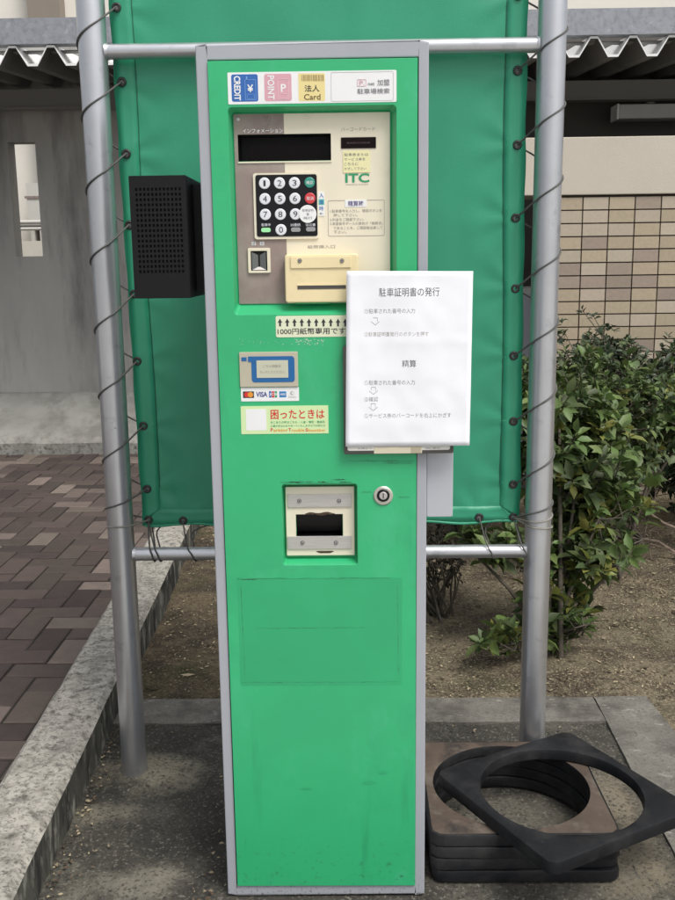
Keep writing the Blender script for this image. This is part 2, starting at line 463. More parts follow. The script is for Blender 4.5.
KS = -0.036                                     # the kerb leans slightly away from the machine as it recedes
def kx(Y):
    return -0.536 + KS * Y
# raised kerb
k = MB()
rng = random.Random(4)
ys = [-2.2 + i * 0.05 for i in range(119)]
prof = [(0, 0.0), (0, 0.088), (-0.014, 0.1), (-0.128, 0.1), (-0.138, 0.092), (-0.138, 0.0)]
vs, fs = [], []
for i, y in enumerate(ys):
    for j, (dx, z) in enumerate(prof):
        e = mnoise.noise(Vector((y * 9, j * 3.1, 0))) * 0.003 + mnoise.noise(Vector((y * 30, j * 3.1, 5))) * 0.0022
        vs.append((kx(y) + dx + (e if j in (1, 2, 4) else 0), y, z - .06 * (z == 0) + (e if j in (1, 2) else 0)))
n = len(prof)
for i in range(len(ys) - 1):
    for j in range(n - 1):
        fs.append((i * n + j, i * n + j + 1, (i + 1) * n + j + 1, (i + 1) * n + j))
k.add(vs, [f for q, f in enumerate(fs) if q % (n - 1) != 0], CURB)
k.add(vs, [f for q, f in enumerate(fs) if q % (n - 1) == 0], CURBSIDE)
k.build('kerb', kind='structure', clean=True)

# concrete pad under the machine, its border band
YB0, YB1 = 0.672, 0.812
def grid(mb, x0, x1, y0, y1, nx, ny, zf, m, edge=None):
    vs = []
    for j in range(ny + 1):
        for i in range(nx + 1):
            y = y0 + (y1 - y0) * j / ny
            a = x0(y) if callable(x0) else x0
            b = x1(y) if callable(x1) else x1
            x = a + (b - a) * i / nx
            vs.append((x, y, zf(x, y)))
    fs = [(j * (nx + 1) + i, j * (nx + 1) + i + 1, (j + 1) * (nx + 1) + i + 1, (j + 1) * (nx + 1) + i) for j in range(ny) for i in range(nx)]
    mb.add(vs, fs, m, True)
def rough(x, y, a=0.004, s=14):
    return mnoise.noise(Vector((x * s, y * s, 1.7))) * a + mnoise.noise(Vector((x * s * 3, y * s * 3, 4.2))) * a * .5
p_ = MB()
grid(p_, lambda y: kx(y) - .03, lambda y: 0.69 + 0.02 * (y - .6), -0.42, YB0, 60, 60,
     lambda x, y: -0.004 + (0 if (abs(x) < .25 and -.05 < y < .42) or (.15 < x < .6 and -.02 < y < .45) else rough(x, y, .0045)), PAD)
p_.build('concrete_pad', kind='structure')
b_ = MB()
lip = lambda x, y: 0.002 + rough(x, y, .0025, 10)
grid(b_, lambda y: kx(y) - .03, 0.69, YB0, YB1, 50, 8, lip, BAND)
grid(b_, lambda y: 0.69 + 0.02 * (y - .6), lambda y: 0.832 + 0.13 * (YB1 - y) * .5, -0.42, YB1, 8, 50, lip, BAND)
# the sides of the band
for i in range(50):
    xa, xb = -.6 + 1.29 * i / 50, -.6 + 1.29 * (i + 1) / 50
    b_.add([(xa, YB0, lip(xa, YB0)), (xb, YB0, lip(xb, YB0)), (xb, YB0, -.04), (xa, YB0, -.04)], [(0, 3, 2, 1)], BAND)
for i in range(90):
    ya, yb = -.42 + (YB0 + .42) * i / 90, -.42 + (YB0 + .42) * (i + 1) / 90
    xa, xb = .69 + .02 * (ya - .6), .69 + .02 * (yb - .6)
    b_.add([(xa, ya, lip(xa, ya)), (xb, yb, lip(xb, yb)), (xb, yb, -.04), (xa, ya, -.04)], [(0, 1, 2, 3)], BAND)
b_.build('pad_border', kind='structure', clean=True)

# mortar collar round the left post and pale mortar patch under the rubber frames
def blob(name, cx, cy, rx, ry, h, seed, z0=-0.012):
    mb = MB(); vs = [(cx, cy, z0 + h)]; fs = []; n = 40; R = 7
    for q in range(1, R + 1):
        for kk in range(n):
            a = 2 * math.pi * kk / n
            w = 1 + .28 * mnoise.noise(Vector((math.cos(a) * 1.6, math.sin(a) * 1.6, seed)))
            t = q / R
            z = z0 + h * (1 - t ** 2.2) + mnoise.noise(Vector((math.cos(a) * t * 5, math.sin(a) * t * 5, seed + 3))) * .003 * (1 - t)
            vs.append((cx + rx * w * t * math.cos(a), cy + ry * w * t * math.sin(a), z))
    for kk in range(n):
        fs.append((0, 1 + kk, 1 + (kk + 1) % n))
        for q in range(R - 1):
            a, b = 1 + q * n + kk, 1 + q * n + (kk + 1) % n
            fs.append((a, a + n, b + n, b))
    mb.add(vs, fs, PAD, True)
    return mb.build(name, kind='structure')
blob('mortar_collar', -0.435, 0.425, 0.125, 0.085, 0.024, 2.0)

# soil bed behind the pad
def soil_z(x, y):
    return -0.012 + mnoise.noise(Vector((x * 2.2, y * 2.2, 7))) * .02 + mnoise.noise(Vector((x * 14, y * 14, 2))) * .009
s_ = MB()
grid(s_, lambda y: kx(y) - .03, 0.0, YB1 + .0, 4.3, 40, 110, soil_z, SOIL)
grid(s_, 0.0, 6.0, YB1 + .0, 4.3, 150, 110, soil_z, DRYSOIL)
grid(s_, lambda y: 0.831 + 0.065 * (YB1 - y), 6.0, -0.42, YB1 + .002, 80, 50, soil_z, DRYSOIL)
s_.build('soil_bed', kind='structure')
# litter on the soil
l_ = MB()
rng = random.Random(11)
for i in range(42000):
    if rng.random() < .2:
        x, y = rng.uniform(-.6, .1), rng.uniform(.83, 2.6)
    elif rng.random() < .9:
        x, y = rng.uniform(0.1, 1.7), rng.uniform(.83, 3.0)
    else:
        x, y = rng.uniform(.95, 2.2), rng.uniform(.3, 2.0)
    if x < kx(y) + .02:
        continue
    L = rng.choice((.002, .003, .004, .005, .0065)) * rng.uniform(.6, 1.3); W = L * rng.uniform(.2, .55)
    if rng.random() < .008: L *= 3; W *= 3
    if mnoise.noise(Vector((x * 3.1, y * 3.1, 4))) < rng.uniform(-.5, .25): continue
    a = rng.uniform(0, 6.28); ca, sa = math.cos(a), math.sin(a)
    z = soil_z(x, y) + .003
    t1, t2 = rng.uniform(-.5, .5) * L, rng.uniform(-.4, .4) * L
    l_.add([(x - ca * L, y - sa * L, z + abs(t1) * .3), (x - sa * W, y + ca * W, z + .002), (x + ca * L, y + sa * L, z + abs(t2)), (x + sa * W, y - ca * W, z)],
           [(0, 1, 2, 3)], LITTER[1 if rng.random() < .5 else 0])
for i in range(420):
    q_ = rng.random()
    if q_ < .5:
        y = rng.uniform(-.1, .66); x = kx(y) + abs(rng.gauss(0, .03)) + .008
    elif q_ < .75:
        x = rng.uniform(-.5, .68); y = .66 - abs(rng.gauss(0, .03))
    else:
        x = rng.uniform(-.25, -.19); y = rng.uniform(-.05, .5)
    L = rng.uniform(.0015, .006); a = rng.uniform(0, 6.28); ca, sa = math.cos(a), math.sin(a); W = L * rng.uniform(.3, .7); z = .0035
    l_.add([(x - ca * L, y - sa * L, z), (x - sa * W, y + ca * W, z + .002), (x + ca * L, y + sa * L, z + .001), (x + sa * W, y - ca * W, z)], [(0, 1, 2, 3)], LITTER[rng.randint(0, 1)])
lo_ = l_.build('leaf_litter', kind='stuff')
tag(lo_, 'dry brown and straw coloured litter scattered over the soil bed', 'litter')

# herringbone paving
pv = MB()
U = 0.0858
rng = random.Random(5)
X0, Y0, ZP = -0.7, 3.78, 0.086
def paver(a, b, w, h):
    x0, y0 = X0 - 46 * U + a * U, Y0 - 75 * U + b * U
    x1, y1 = x0 + w * U, y0 + h * U
    lim = kx((y0 + y1) / 2) - .06
    if x1 < -4.6 or y0 > 3.9 or y1 < -2.2 or x0 > lim - .03:
        return
    x1 = min(x1, lim)
    j, bv = .003, .0045
    dz = rng.uniform(-.0018, .0018); tx, ty = rng.uniform(-.001, .001), rng.uniform(-.001, .001)
    o = [(x0 + j, y0 + j), (x1 - j, y0 + j), (x1 - j, y1 - j), (x0 + j, y1 - j)]
    i_ = [(x0 + j + bv, y0 + j + bv), (x1 - j - bv, y0 + j + bv), (x1 - j - bv, y1 - j - bv), (x0 + j + bv, y1 - j - bv)]
    zz = [tx + ty, -tx + ty, -tx - ty, tx - ty]
    vs = [(x, y, ZP - .03) for x, y in o] + [(x, y, ZP + dz - .003 + zz[q]) for q, (x, y) in enumerate(o)] + [(x, y, ZP + dz + zz[q]) for q, (x, y) in enumerate(i_)]
    fs = [(8, 9, 10, 11)] + [(4 + q, 4 + (q + 1) % 4, 8 + (q + 1) % 4, 8 + q) for q in range(4)] + [(q, (q + 1) % 4, 4 + (q + 1) % 4, 4 + q) for q in range(4)]
    t = rng.random()
    pv.add(vs, fs, PAVERL if t < .2 else PAVERD if t > .86 else PAVER)
for kk in range(-130, 130):
    for mm in range(-40, 41):
        a, b = kk + 4 * mm, -kk
        if -4 < a < 60 and -4 < b < 84:
            paver(a, b, 2, 1); paver(a + 2, b, 1, 2)
pv.add([(-4.7, -2.2, ZP - .006), (-.62, -2.2, ZP - .006), (-.75, 3.85, ZP - .006), (-4.7, 3.85, ZP - .006)], [(0, 1, 2, 3)], JOINT)
pv.build('paving', kind='structure')

# ------------------------------------------------------------------ buildings behind
WY = 4.2
bd = thing('bicycle_shelter_wall', 'grey streaked concrete wall with a narrow slot opening and sloped pale footing', 'wall', (-2.5, WY, 0))
w = MB()
wx0, wx1, wz0, wz1 = -1.925, -1.765, 1.2, 1.85
T = 0.12
xs = [-7.0, wx0, wx1, 0.45]; zs = [0.0, wz0, wz1, 2.5]
for i in range(3):
    for j in range(3):
        if (i, j) != (1, 1):
            w.box(xs[i], xs[i + 1], WY, WY + T, zs[j], zs[j + 1], WALLC)
w.build('wall', bd, clean=True)
a = MB()
n = 60
vs, fs = [], []
for i in range(n + 1):
    x = -7 + 7.4 * i / n
    e = mnoise.noise(Vector((x * 7, 0, 3))) * .012
    vs += [(x, 3.775, -.02), (x, 3.77 + e * .4, .15 + e), (x, 3.80 + e * .5, .175 + e * .6), (x, WY - .045, .372), (x, WY - .04, .386), (x, WY, .39)]
for i in range(n):
    for j in range(5):
        fs.append((i * 6 + j, (i + 1) * 6 + j, (i + 1) * 6 + j + 1, i * 6 + j + 1))
a.add(vs, fs, APRON)
a.build('footing', bd, clean=True)

WT = 3.05
tw = thing('tiled_wall', 'buff and brown tiled wall with a cream rendered band along its top', 'wall', (3.2, WT, 0))
t = MB()
TX0, TX1, TZ1 = P(557, 200, WT).x, 5.0, P(600, 195.5, WT).z
t.box(TX0, TX1, WT + .008, WT + .3, 0, TZ1, GROUT)
t.build('backing', tw)
t = MB()
rng = random.Random(21)
tp, th = 0.1214, 0.0603
for r_ in range(26):
    for c_ in range(32):
        x0 = TX0 + c_ * tp + .0025; z1 = TZ1 - .008 - r_ * th
        x1, z0 = x0 + tp - .006, z1 - th + .006
        q = rng.random()
        t.box(x0, x1, WT - .002 + rng.uniform(-.0008, .0008), WT + .01, z0, z1, TILES[0 if q < .46 else 1 if q < .77 else 2])
t.build('tiles', tw)
t = MB()
t.box(P(500, 170, WT).x, TX1, WT - .012, WT + .3, TZ1 + .003, P(600, 137, WT).z, CREAMW)
t.build('rendered_band', tw, bevel=.004)
t = MB()
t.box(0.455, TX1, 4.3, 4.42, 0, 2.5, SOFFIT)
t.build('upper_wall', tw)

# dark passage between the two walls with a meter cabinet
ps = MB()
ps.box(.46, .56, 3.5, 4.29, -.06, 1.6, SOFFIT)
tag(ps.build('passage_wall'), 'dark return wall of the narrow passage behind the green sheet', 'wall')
cb = MB()
cb.box(.93, 1.17, 3.5, 3.75, 0, 1.0, FARG)
cb.box(.94, 1.16, 3.495, 3.4995, .05, .97, GREYBOX)
cb.box(1.09, 1.11, 3.49, 3.4945, .3, .9, BLACK)
tag(cb.build('utility_cabinet', bevel=.006), 'pale grey cabinet seen between green sheet and right post', 'cabinet')

# canopy with trapezoid sheets
cn = thing('canopy', 'white trapezoid sheet canopy with a galvanised steel edge beam over the wall', 'canopy', (0, 3.2, 2.1))
pit, dep = 0.182, 0.082
yF, yK = 3.2, 4.48
zF = 2.071; slope = 0.075
for nm, off, m_ in (('roof_sheet', 0, SHEET),):
    r_ = MB()
    xoff = P(574, 57, yF).x
    prof = []
    for c_ in range(-44, 26):
        bx = xoff + c_ * pit
        prof += [(bx - .024, 0), (bx + .024, 0), (bx + .074, dep), (bx + .108, dep)]
    th_ = .011
    nn = len(prof)
    vs = []
    for y in (yF, yK):
        for x, z in prof:
            vs.append((x, y, zF + z + slope * (y - yF)))
        for x, z in prof:
            vs.append((x, y, zF + z + slope * (y - yF) + th_))
    q = 2 * nn
    und = [(i, i + 1, q + i + 1, q + i) for i in range(nn - 1)]
    top = [(nn + i, q + nn + i, q + nn + i + 1, nn + i + 1) for i in range(nn - 1)]
    frn = [(i, nn + i, nn + i + 1, i + 1) for i in range(nn - 1)]
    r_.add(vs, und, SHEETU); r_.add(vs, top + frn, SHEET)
    r_.build(nm, cn)
bm_ = MB()
zb0, zb1 = 2.172, 2.276
bm_.box(-9, 6, yF - .012, yF - .006, zb0, zb1, GALVB)
bm_.box(-9, 6, yF - .012, yF + .07, zb1, zb1 + .006, GALVB)
bm_.box(-9, 6, yF - .012, yF + .06, zb0 - .005, zb0, GALVB)
bm_.build('edge_beam', cn)
pu = MB()
pu.box(-9, 6, 4.02, 4.1, 2.012, 2.108, PURLIN)
pu.box(-9, 6, 4.0, 4.1, 2.004, 2.0115, PURLIN)
pu.build('purlin', cn)
ca = MB()
ca.box(-9, 6, 3.27, 3.33, 2.15, 2.155, PURLIN)
for c_ in range(-40, 26, 4):
    bx = xoff + c_ * pit + .091
    ca.box(bx - .02, bx + .02, 3.25, 3.36, 2.156, 2.164, GALVB)
ca.build('sheet_clip', cn)
# lamp under the canopy
lm = thing('strip_lamp', 'long unlit strip lamp mounted under the canopy above the tiled wall', 'lamp', (2.2, 4.1, 1.95))
x0, x1, z0, z1 = pr(615, 105, 664, 119.5, 4.1)
x1 = x0 + 1.23
q = MB(); q.box(x0 + .012, x1 - .012, 4.06, 4.19, z0, z1, LAMPH); q.build('housing', lm, bevel=.006)
for xx in (x0, x1 - .0118):
    q = MB(); q.box(xx, xx + .0118, 4.055, 4.195, z0 - .003, z1 + .003, SHEET); q.build('end_cap', lm, bevel=.003)
for xx in (x0 + .2, x1 - .2):
    q = MB(); q.box(xx - .02, xx + .02, 4.1, 4.14, z1, 2.003, PURLIN); q.build('bracket', lm)

# neighbour seen through the slot and above the canopy
nb = thing('neighbour_building', 'cream building far behind seen through the slot and above the canopy', 'building', (0, 9, 0))
q = MB(); q.box(-14, 9, 9.0, 9.4, -.06, 7, FARW); q.build('wall', nb)
q = MB()
xa, xb = P(30, 5, 8.9).x, P(62, 5, 8.9).x
q.box(xa, xb, 8.8, 8.998, 0, 6.9, FARB); q.build('pillar', nb)
lw = MB(); lw.box(-6.5, 5, 7.95, 8.05, -.06, P(30, 241, 7.95).z, FARLOW)
z_ = P(30, 241, 7.95).z
tag(lw.build('block_wall'), 'low pale block wall seen through the bottom of the slot', 'wall')
x0, x1, z0, z1 = pr(27, 183, 40, 220, 8.6)
q = MB()
q.box(x0, x1, 8.6, 8.9, z0, z1, FARG); q.box(x0 - .02, x1 + .02, 8.59, 8.597, (z0 + z1) / 2 + .03, (z0 + z1) / 2 + .055, BROWN)
q.box(x0, x0 + .04, 8.65, 8.85, -.06, z0, FARG); q.box(x1 - .04, x1, 8.65, 8.85, -.06, z0, FARG)
tag(q.build('outdoor_unit'), 'pale grey cabinet unit by the far cream wall seen through the slot', 'air conditioner')
q = MB()
for i in range(3):
    zz = P(25, 222 + 3.4 * i, 8.4).z
    q.tube([(x0 - .35, 8.4, zz), (x1 + .3, 8.4, zz)], .018, [FARG, PURLIN, FARG][i], 8)
for xx in (x0 - .3, x1 + .25):
    q.tube([(xx, 8.4, -.05), (xx, 8.4, P(25, 221, 8.4).z)], .02, FARG, 8)
tag(q.build('pipe_rail'), 'thin grey pipe rail below the far cabinet seen through the slot', 'rail')

# ------------------------------------------------------------------ pipe frame
PY = 0.427
pf = thing('pipe_stand', 'grey galvanised pipe stand of two posts and two bars standing behind the machine', 'pipe stand', (0, PY, 0))
PXL, PXR, PR = -0.4495, 0.4555, 0.0282
for x in (PXL, PXR):
    q = MB(); q.tube([(x, PY, -.03), (x, PY, .6), (x, PY, 1.3), (x, PY, 2.35)], PR, GALV, 28); q.build('post', pf)
ZB = (1.5625, 0.5275)
for zz in ZB:
    q = MB(); q.tube([(PXL + PR - .002, PY, zz), (-.2, PY, zz), (.2, PY, zz), (PXR - PR + .002, PY, zz)], .0148, GALV, 20)
    for x, s in ((PXL + PR - .003, 1), (PXR - PR + .003, -1)):
        q.tube([(x, PY, zz), (x + s * .006, PY, zz)], [.0172, .0155], GALV, 20)
    q.build('crossbar', pf)

# ------------------------------------------------------------------ green sheet laced to the frame
BY = 0.452
ban = thing('green_tarpaulin', 'green tarpaulin sheet laced with cord between the two posts', 'tarpaulin', (0, BY, 0.58))
def bx_l(z): return -0.4065 + (z - .585) * (-.0105)
def bx_r(z): return 0.4205 + (z - .585) * (-.0085)
ZT, ZL = 1.95, 0.5865
eyesL = [P(117, 8, BY), P(122.3, 82.4, BY), P(126.7, 154, BY), P(129.5, 225, BY), P(134.4, 294, BY), P(137.5, 361, BY), P(143.8, 425.6, BY), P(147.5, 488.5, BY), P(148.8, 519.5, BY)]
eyesR = [P(517.5, -4, BY), P(517.5, 71, BY), P(517.2, 145, BY), P(515.6, 218, BY), P(515.2, 288.5, BY), P(513.6, 355.5, BY), P(513.2, 421, BY), P(513.0, 484, BY), P(513.0, 516.5, BY)]
eyesB = [P(183.5, 520, BY), P(250, 519.5, BY), P(330, 519, BY), P(410, 518.5, BY), P(479, 517, BY)]
def bay(x, z):
    w_ = mnoise.noise(Vector((x * 2.6, z * 2.0, 3))) * .006 + mnoise.noise(Vector((x * 8 + z * 3, z * 5, 9))) * .003 + mnoise.noise(Vector((x * 22, z * 4, 5))) * .0012
    for e in eyesL + eyesR + eyesB:
        d2 = ((x - e.x) ** 2 + (z - e.z) ** 2)
        an_ = math.atan2(z - e.z, x - e.x)
        w_ += -.004 * math.exp(-d2 / .0012) + (.003 + .0022 * math.cos(an_ * 7 + e.z * 40)) * math.exp(-d2 / .007)
    edge = min(x - bx_l(z), bx_r(z) - x, z - ZL)
    return BY + w_ * min(1, .35 + edge * 8)
q = MB()
nx, nz_ = 110, 170
vs = []
for j in range(nz_ + 1):
    z = ZL + (ZT - ZL) * j / nz_
    for i in range(nx + 1):
        x = bx_l(z) + (bx_r(z) - bx_l(z)) * i / nx
        zz = z
        if j < 3:
            zz += .003 * math.sin(x * 37) * (1 - j / 3)
        xx = x
        if i < 2: xx += .0011 * math.sin(z * 41)
        if i > nx - 2: xx += .0011 * math.sin(z * 38 + 1)
        vs.append((xx, bay(x, z), zz))
fs = [(j * (nx + 1) + i, j * (nx + 1) + i + 1, (j + 1) * (nx + 1) + i + 1, (j + 1) * (nx + 1) + i) for j in range(nz_) for i in range(nx)]
q.add(vs, fs, TARP, True)
sh = q.build('sheet', ban)
md = sh.modifiers.new('thick', 'SOLIDIFY'); md.thickness = .0016; md.offset = 1
# welded hems: a second layer along the edges, with its seam line
def strip(path_in, path_out, off, m, name):
    mb = MB()
    vs = []
    for (a, b) in zip(path_in, path_out):
        for t_ in (0, .33, .67, 1):
            x, z = a[0] + (b[0] - a[0]) * t_, a[1] + (b[1] - a[1]) * t_
            vs.append((x, bay(x, z) - off, z))
    n = len(path_in)
    mb.add(vs, [(i * 4 + j, i * 4 + j + 1, (i + 1) * 4 + j + 1, (i + 1) * 4 + j) for i in range(n - 1) for j in range(3)], m, True)
    o = mb.build(name, ban)
    s_ = o.modifiers.new('thick', 'SOLIDIFY'); s_.thickness = .0012; s_.offset = 0
    return o
HW = .042
zsq = [ZL + .006 + (ZT - ZL - .006) * i / 120 for i in range(121)]
hemL = [(bx_l(z) + HW + .002 * math.sin(z * 9), max(z, ZL + HW * .9)) for z in zsq]
strip(hemL, [(bx_l(z) + .0035, z) for z in zsq], .0022, TARP, 'hem')
strip([(bx_r(z) - HW + .002 * math.sin(z * 8), max(z, ZL + HW * .9)) for z in zsq], [(bx_r(z) - .0035, z) for z in zsq], .0022, TARP, 'hem')
xsq = [bx_l(ZL) + .006 + (bx_r(ZL) - bx_l(ZL) - .012) * i / 80 for i in range(81)]
strip([(min(max(x, bx_l(ZL) + HW), bx_r(ZL) - HW), ZL + HW * .85) for x in xsq], [(x, ZL + .004) for x in xsq], .0026, TARP, 'hem')
for side in (-1, 1):
    mb = MB()
    pts = []
    for z in zsq[4:]:
        x = (bx_l(z) + HW + .001 + .002 * math.sin(z * 9)) if side < 0 else (bx_r(z) - HW - .001 + .002 * math.sin(z * 8))
        z = max(z, ZL + HW * .9)
        pts.append((x, bay(x, z) - .0022, z))
    mb.tube(pts[3:], .0011, SEAM, 6); mb.build('seam_crease', ban)
# a vertical crease drawn as a dark line, its shade put into the colour
mb = MB(); pts = []
for z in zsq[8:]:
    x = P(466, 300, BY).x
    pts.append((x, bay(x, z) - .0006, z))
mb.tube(pts, .0007, SEAM, 6); mb.build('seam_crease', ban)
mb = MB(); mb.tube([(x, bay(x, ZL) - .001, ZL + .003 * math.sin(x * 37)) for x in xsq], .0032, TARP, 8); mb.build('bottom_cord_hem', ban)

# eyelets: one made, the others copied
def eyelet_proto():
    mb = MB()
    vs, fs = [], []
    n, kk = 20, 6
    for i in range(n):
        a = 2 * math.pi * i / n
        for j in range(kk):
            b = 2 * math.pi * j / kk
            R = .0068 + .0028 * math.cos(b)
            vs.append((R * math.cos(a), .0018 * math.sin(b), R * math.sin(a)))
    for i in range(n):
        for j in range(kk):
            fs.append((i * kk + j, i * kk + (j + 1) % kk, ((i + 1) % n) * kk + (j + 1) % kk, ((i + 1) % n) * kk + j))
    mb.add(vs, fs, EYE, True)
    lp = [(.005 * math.cos(2 * math.pi * i / 12), .005 * math.sin(2 * math.pi * i / 12)) for i in range(12)]
    mb.add([(x, .0008, z) for x, z in lp], [list(range(12))], mat('light through an eyelet', (.2, .2, .19), .7))
    return mb.build('eyelet')
ey = eyelet_proto()
first = True
for e in eyesL + eyesR + eyesB:
    o = ey if first else ey.copy()
    if not first:
        COL.objects.link(o)
    first = False
    o.parent = ban
    o.matrix_parent_inverse = Matrix.Translation(-ban.location)
    o.location = (e.x, bay(e.x, e.z) - .0042, e.z)

# cords
def wind(side, eyes, px):
    """cord running down round the post and through every eyelet"""
    pts = []
    for i in range(len(eyes) - 1):
        a, b = eyes[i], eyes[i + 1]
        ya, yb = bay(a.x, a.z), bay(b.x, b.z)
        R = PR + .0022
        if side < 0:      # front of the post first, then behind it
            pts.append((a.x, ya - .007, a.z))
            angs = [-48, -70, -95, -120, -145, -168, -190, -215, -240, -265, -290, -312]
        else:             # behind the post first, then across its front
            pts.append((a.x, ya + .006, a.z))
            angs = [132, 110, 85, 60, 35, 12, -10, -35, -60, -85, -110, -132]
        loop = [Vector((px + R * math.cos(rad(d)), PY + R * math.sin(rad(d)), 0)) for d in angs]
        full = [Vector((a.x, ya, 0))] + loop + [Vector((b.x, yb, 0))]
        acc = [0]
        for u0, u1 in zip(full[:-1], full[1:]):
            acc.append(acc[-1] + (u1 - u0).length)
        for kq, v_ in enumerate(loop):
            z = a.z + (b.z - a.z) * acc[kq + 1] / acc[-1]
            pts.append((v_.x, v_.y, z))
        pts.append((b.x, yb + .006 if side < 0 else yb - .007, b.z))
    return pts
def smooth(pts, it=1):
    for _ in range(it):
        out = [pts[0]]
        for a, b in zip(pts[:-1], pts[1:]):
            a, b = Vector(a), Vector(b)
            out += [a.lerp(b, .25), a.lerp(b, .75)]
        out.append(pts[-1]); pts = out
    return pts
mb = MB()
mb.tube(smooth(wind(-1, eyesL, PXL)), .0019, ROPE, 6)
c0 = eyesL[-1]
mb.tube(smooth([(c0.x, bay(c0.x, c0.z) - .007, c0.z)] + [(PXL + (PR + .002) * math.cos(rad(d)), PY + (PR + .002) * math.sin(rad(d)), c0.z - .006 - .004 * math.sin(rad(d))) for d in range(-50, -320, -22)] + [(c0.x, BY + .008, c0.z - .002)]), .0019, ROPEG, 6)
tag(mb.build('lacing_cord'), 'thin dark cord spiralling round the left post through the sheet eyelets', 'cord', 'cords lacing the green sheet')
mb = MB()
mb.tube(smooth(wind(1, eyesR, PXR)), .0019, ROPE, 6)
c0 = eyesR[-1]
for dz in (0, -.012):
    mb.tube(smooth([(c0.x, bay(c0.x, c0.z) - .007, c0.z)] + [(PXR + (PR + .002) * math.cos(rad(d)), PY + (PR + .002) * math.sin(rad(d)), c0.z + dz + .012 * (1 - math.cos(rad(d + 130))) * (.6 if dz == 0 else -.2)) for d in range(-130, 140, 22)] + [(c0.x, BY + .008, c0.z - .002)]), .0019, ROPEG, 6)
tag(mb.build('lacing_cord'), 'thin dark cord spiralling round the right post through the sheet eyelets', 'cord', 'cords lacing the green sheet')
mb = MB()
row = [eyesL[-1]] + eyesB + [eyesR[-1]]
pts = []
for i, e in enumerate(row):
    y = bay(e.x, e.z); x = e.x; zb = ZB[1]
    turns = [(.001, .016), (.010, .03)] if i == 0 else [(.001, .03)]
    for (o0, o1) in turns:
        pts += [(x, y + .006, e.z - .001), (x, y - .008, e.z - .001), (x + o0 + (o1 - o0) * .4, PY - .0162, zb + .016), (x + o0 + (o1 - o0) * .75, PY - .0172, zb + .002), (x + o1 * .9, PY - .012, zb - .013),
                (x + o1, PY + .002, zb - .0175), (x + o1 * .95, PY + .014, zb - .009), (x + o1 * .8, PY + .0175, zb + .006), (x + o1 * .3, y + .010, e.z - .02)]
mb.tube(smooth(pts, 2), .0018, ROPE, 6)
tag(mb.build('lacing_cord'), 'thin cord looping from the bottom hem of the sheet round the lower bar', 'cord', 'cords lacing the green sheet')

# ------------------------------------------------------------------ parking machine
mc = thing('parking_payment_machine', 'tall green parking payment machine in a grey steel casing with keypad and stickers', 'payment machine', (0, 0.15, 0))
MX0, MX1, MZ = -0.1825, 0.181, 1.483
DX0, DX1, DZ0, DZ1 = -0.1638, 0.1634, 0.0215, 1.4585
q = MB()
q.box(MX0, MX1, .078, .34, .002, MZ, GREY)
q.box(MX0, MX0 + .0165, 0, .078, .002, MZ, GREY)
q.box(MX1 - .0155, MX1, 0, .078, .002, MZ, GREY)
q.box(MX0 + .0165, MX1 - .0155, 0, .078, .002, .0205, GREY)
q.box(MX0 + .0165, MX1 - .0155, 0, .078, 1.4605, MZ, GREY)
q.build('casing', mc, bevel=.0018)
DF = -0.0035                                  # door face
PF = 0.018                                    # face of the recessed control panel
q = MB()
q.box(DX0, DX1, DF, .072, DZ0, DZ1, GREEN)
door = q.build('door', mc, clean=True)
def cutter(box_front, box_back, yb, r=.006):
    a = pr(*box_front, DF); b = pr(*box_back, yb)
    # extend the slanted sides a little in front of the door
    k_ = .01 / (yb - DF)
    f = [a[i] + (a[i] - b[i]) * k_ for i in range(4)]
    mb = MB()
    l1 = rr(f[0], f[1], f[2], f[3], r, 5); l2 = rr(b[0], b[1], b[2], b[3], r * .7, 5)
    mb.prism(l1, DF - .01, yb, GREEN, l2)
    return mb.build('cut', clean=True)
cuts = [cutter((231, 106, 396.5, 314), (235.6, 112.3, 391, 304), .0205, .007),
        cutter((237, 134, 331, 161), (238, 134.5, 331, 161), .066, .001),
        cutter((282.5, 484, 357.5, 565), (284.8, 485.5, 356, 557), .0205, .005),
        cutter((296.5, 514, 342.5, 538), (296.5, 514, 342.5, 538), .066, .001)]
for c_ in cuts:
    md = door.modifiers.new('cut', 'BOOLEAN'); md.operation = 'DIFFERENCE'; md.object = c_; md.solver = 'EXACT'
apply_mods(door)
for c_ in cuts:
    bpy.data.objects.remove(c_)
md = door.modifiers.new('edge', 'BEVEL'); md.width = .0035; md.segments = 3; md.limit_method = 'ANGLE'; md.angle_limit = rad(25)
for pl in door.data.polygons:
    pl.use_smooth = False

# traces of a removed sign on the door
q = MB()
x0, x1, z0, z1 = pr(239, 578, 402, 685, DF)
rng = random.Random(2)
lp = rr(x0, x1, z0, z1, .004, 4)
q.prism(lp, DF - .0003, DF + .0002, GHOST)
for seg in (((x0, z1), (x0 + (x1 - x0) * .93, z1 - .001)), ((x0 + .003, z0 + .006), (x1 - .006, z0 + .005)), ((x1 - .008, z1 - .012), (x1 - .006, z0 + .02)), ((x0 + .006, z1 - .012), (x0 + .008, z0 + .012)), ((x0 + .03, (z0 + z1) / 2 + .008), (x1 - .06, (z0 + z1) / 2 + .008))):
    (xa, za), (xb, zb) = seg
    n = 26
    top, bot = [], []
    for i in range(n + 1):
        t_ = i / n
        wv = rng.uniform(.0002, .0011)
        x, z = xa + (xb - xa) * t_, za + (zb - za) * t_ + rng.uniform(-.0005, .0005)
        dx, dz = (0, wv) if abs(xb - xa) > abs(zb - za) else (wv, 0)
        top.append((x + dx, DF - .0005, z + dz)); bot.append((x - dx, DF - .0005, z - dz))
    q.add(top + bot, [(i, i + 1, n + 2 + i, n + 1 + i) for i in range(n)], GHOSTLINE)
q.build('sign_trace', mc)

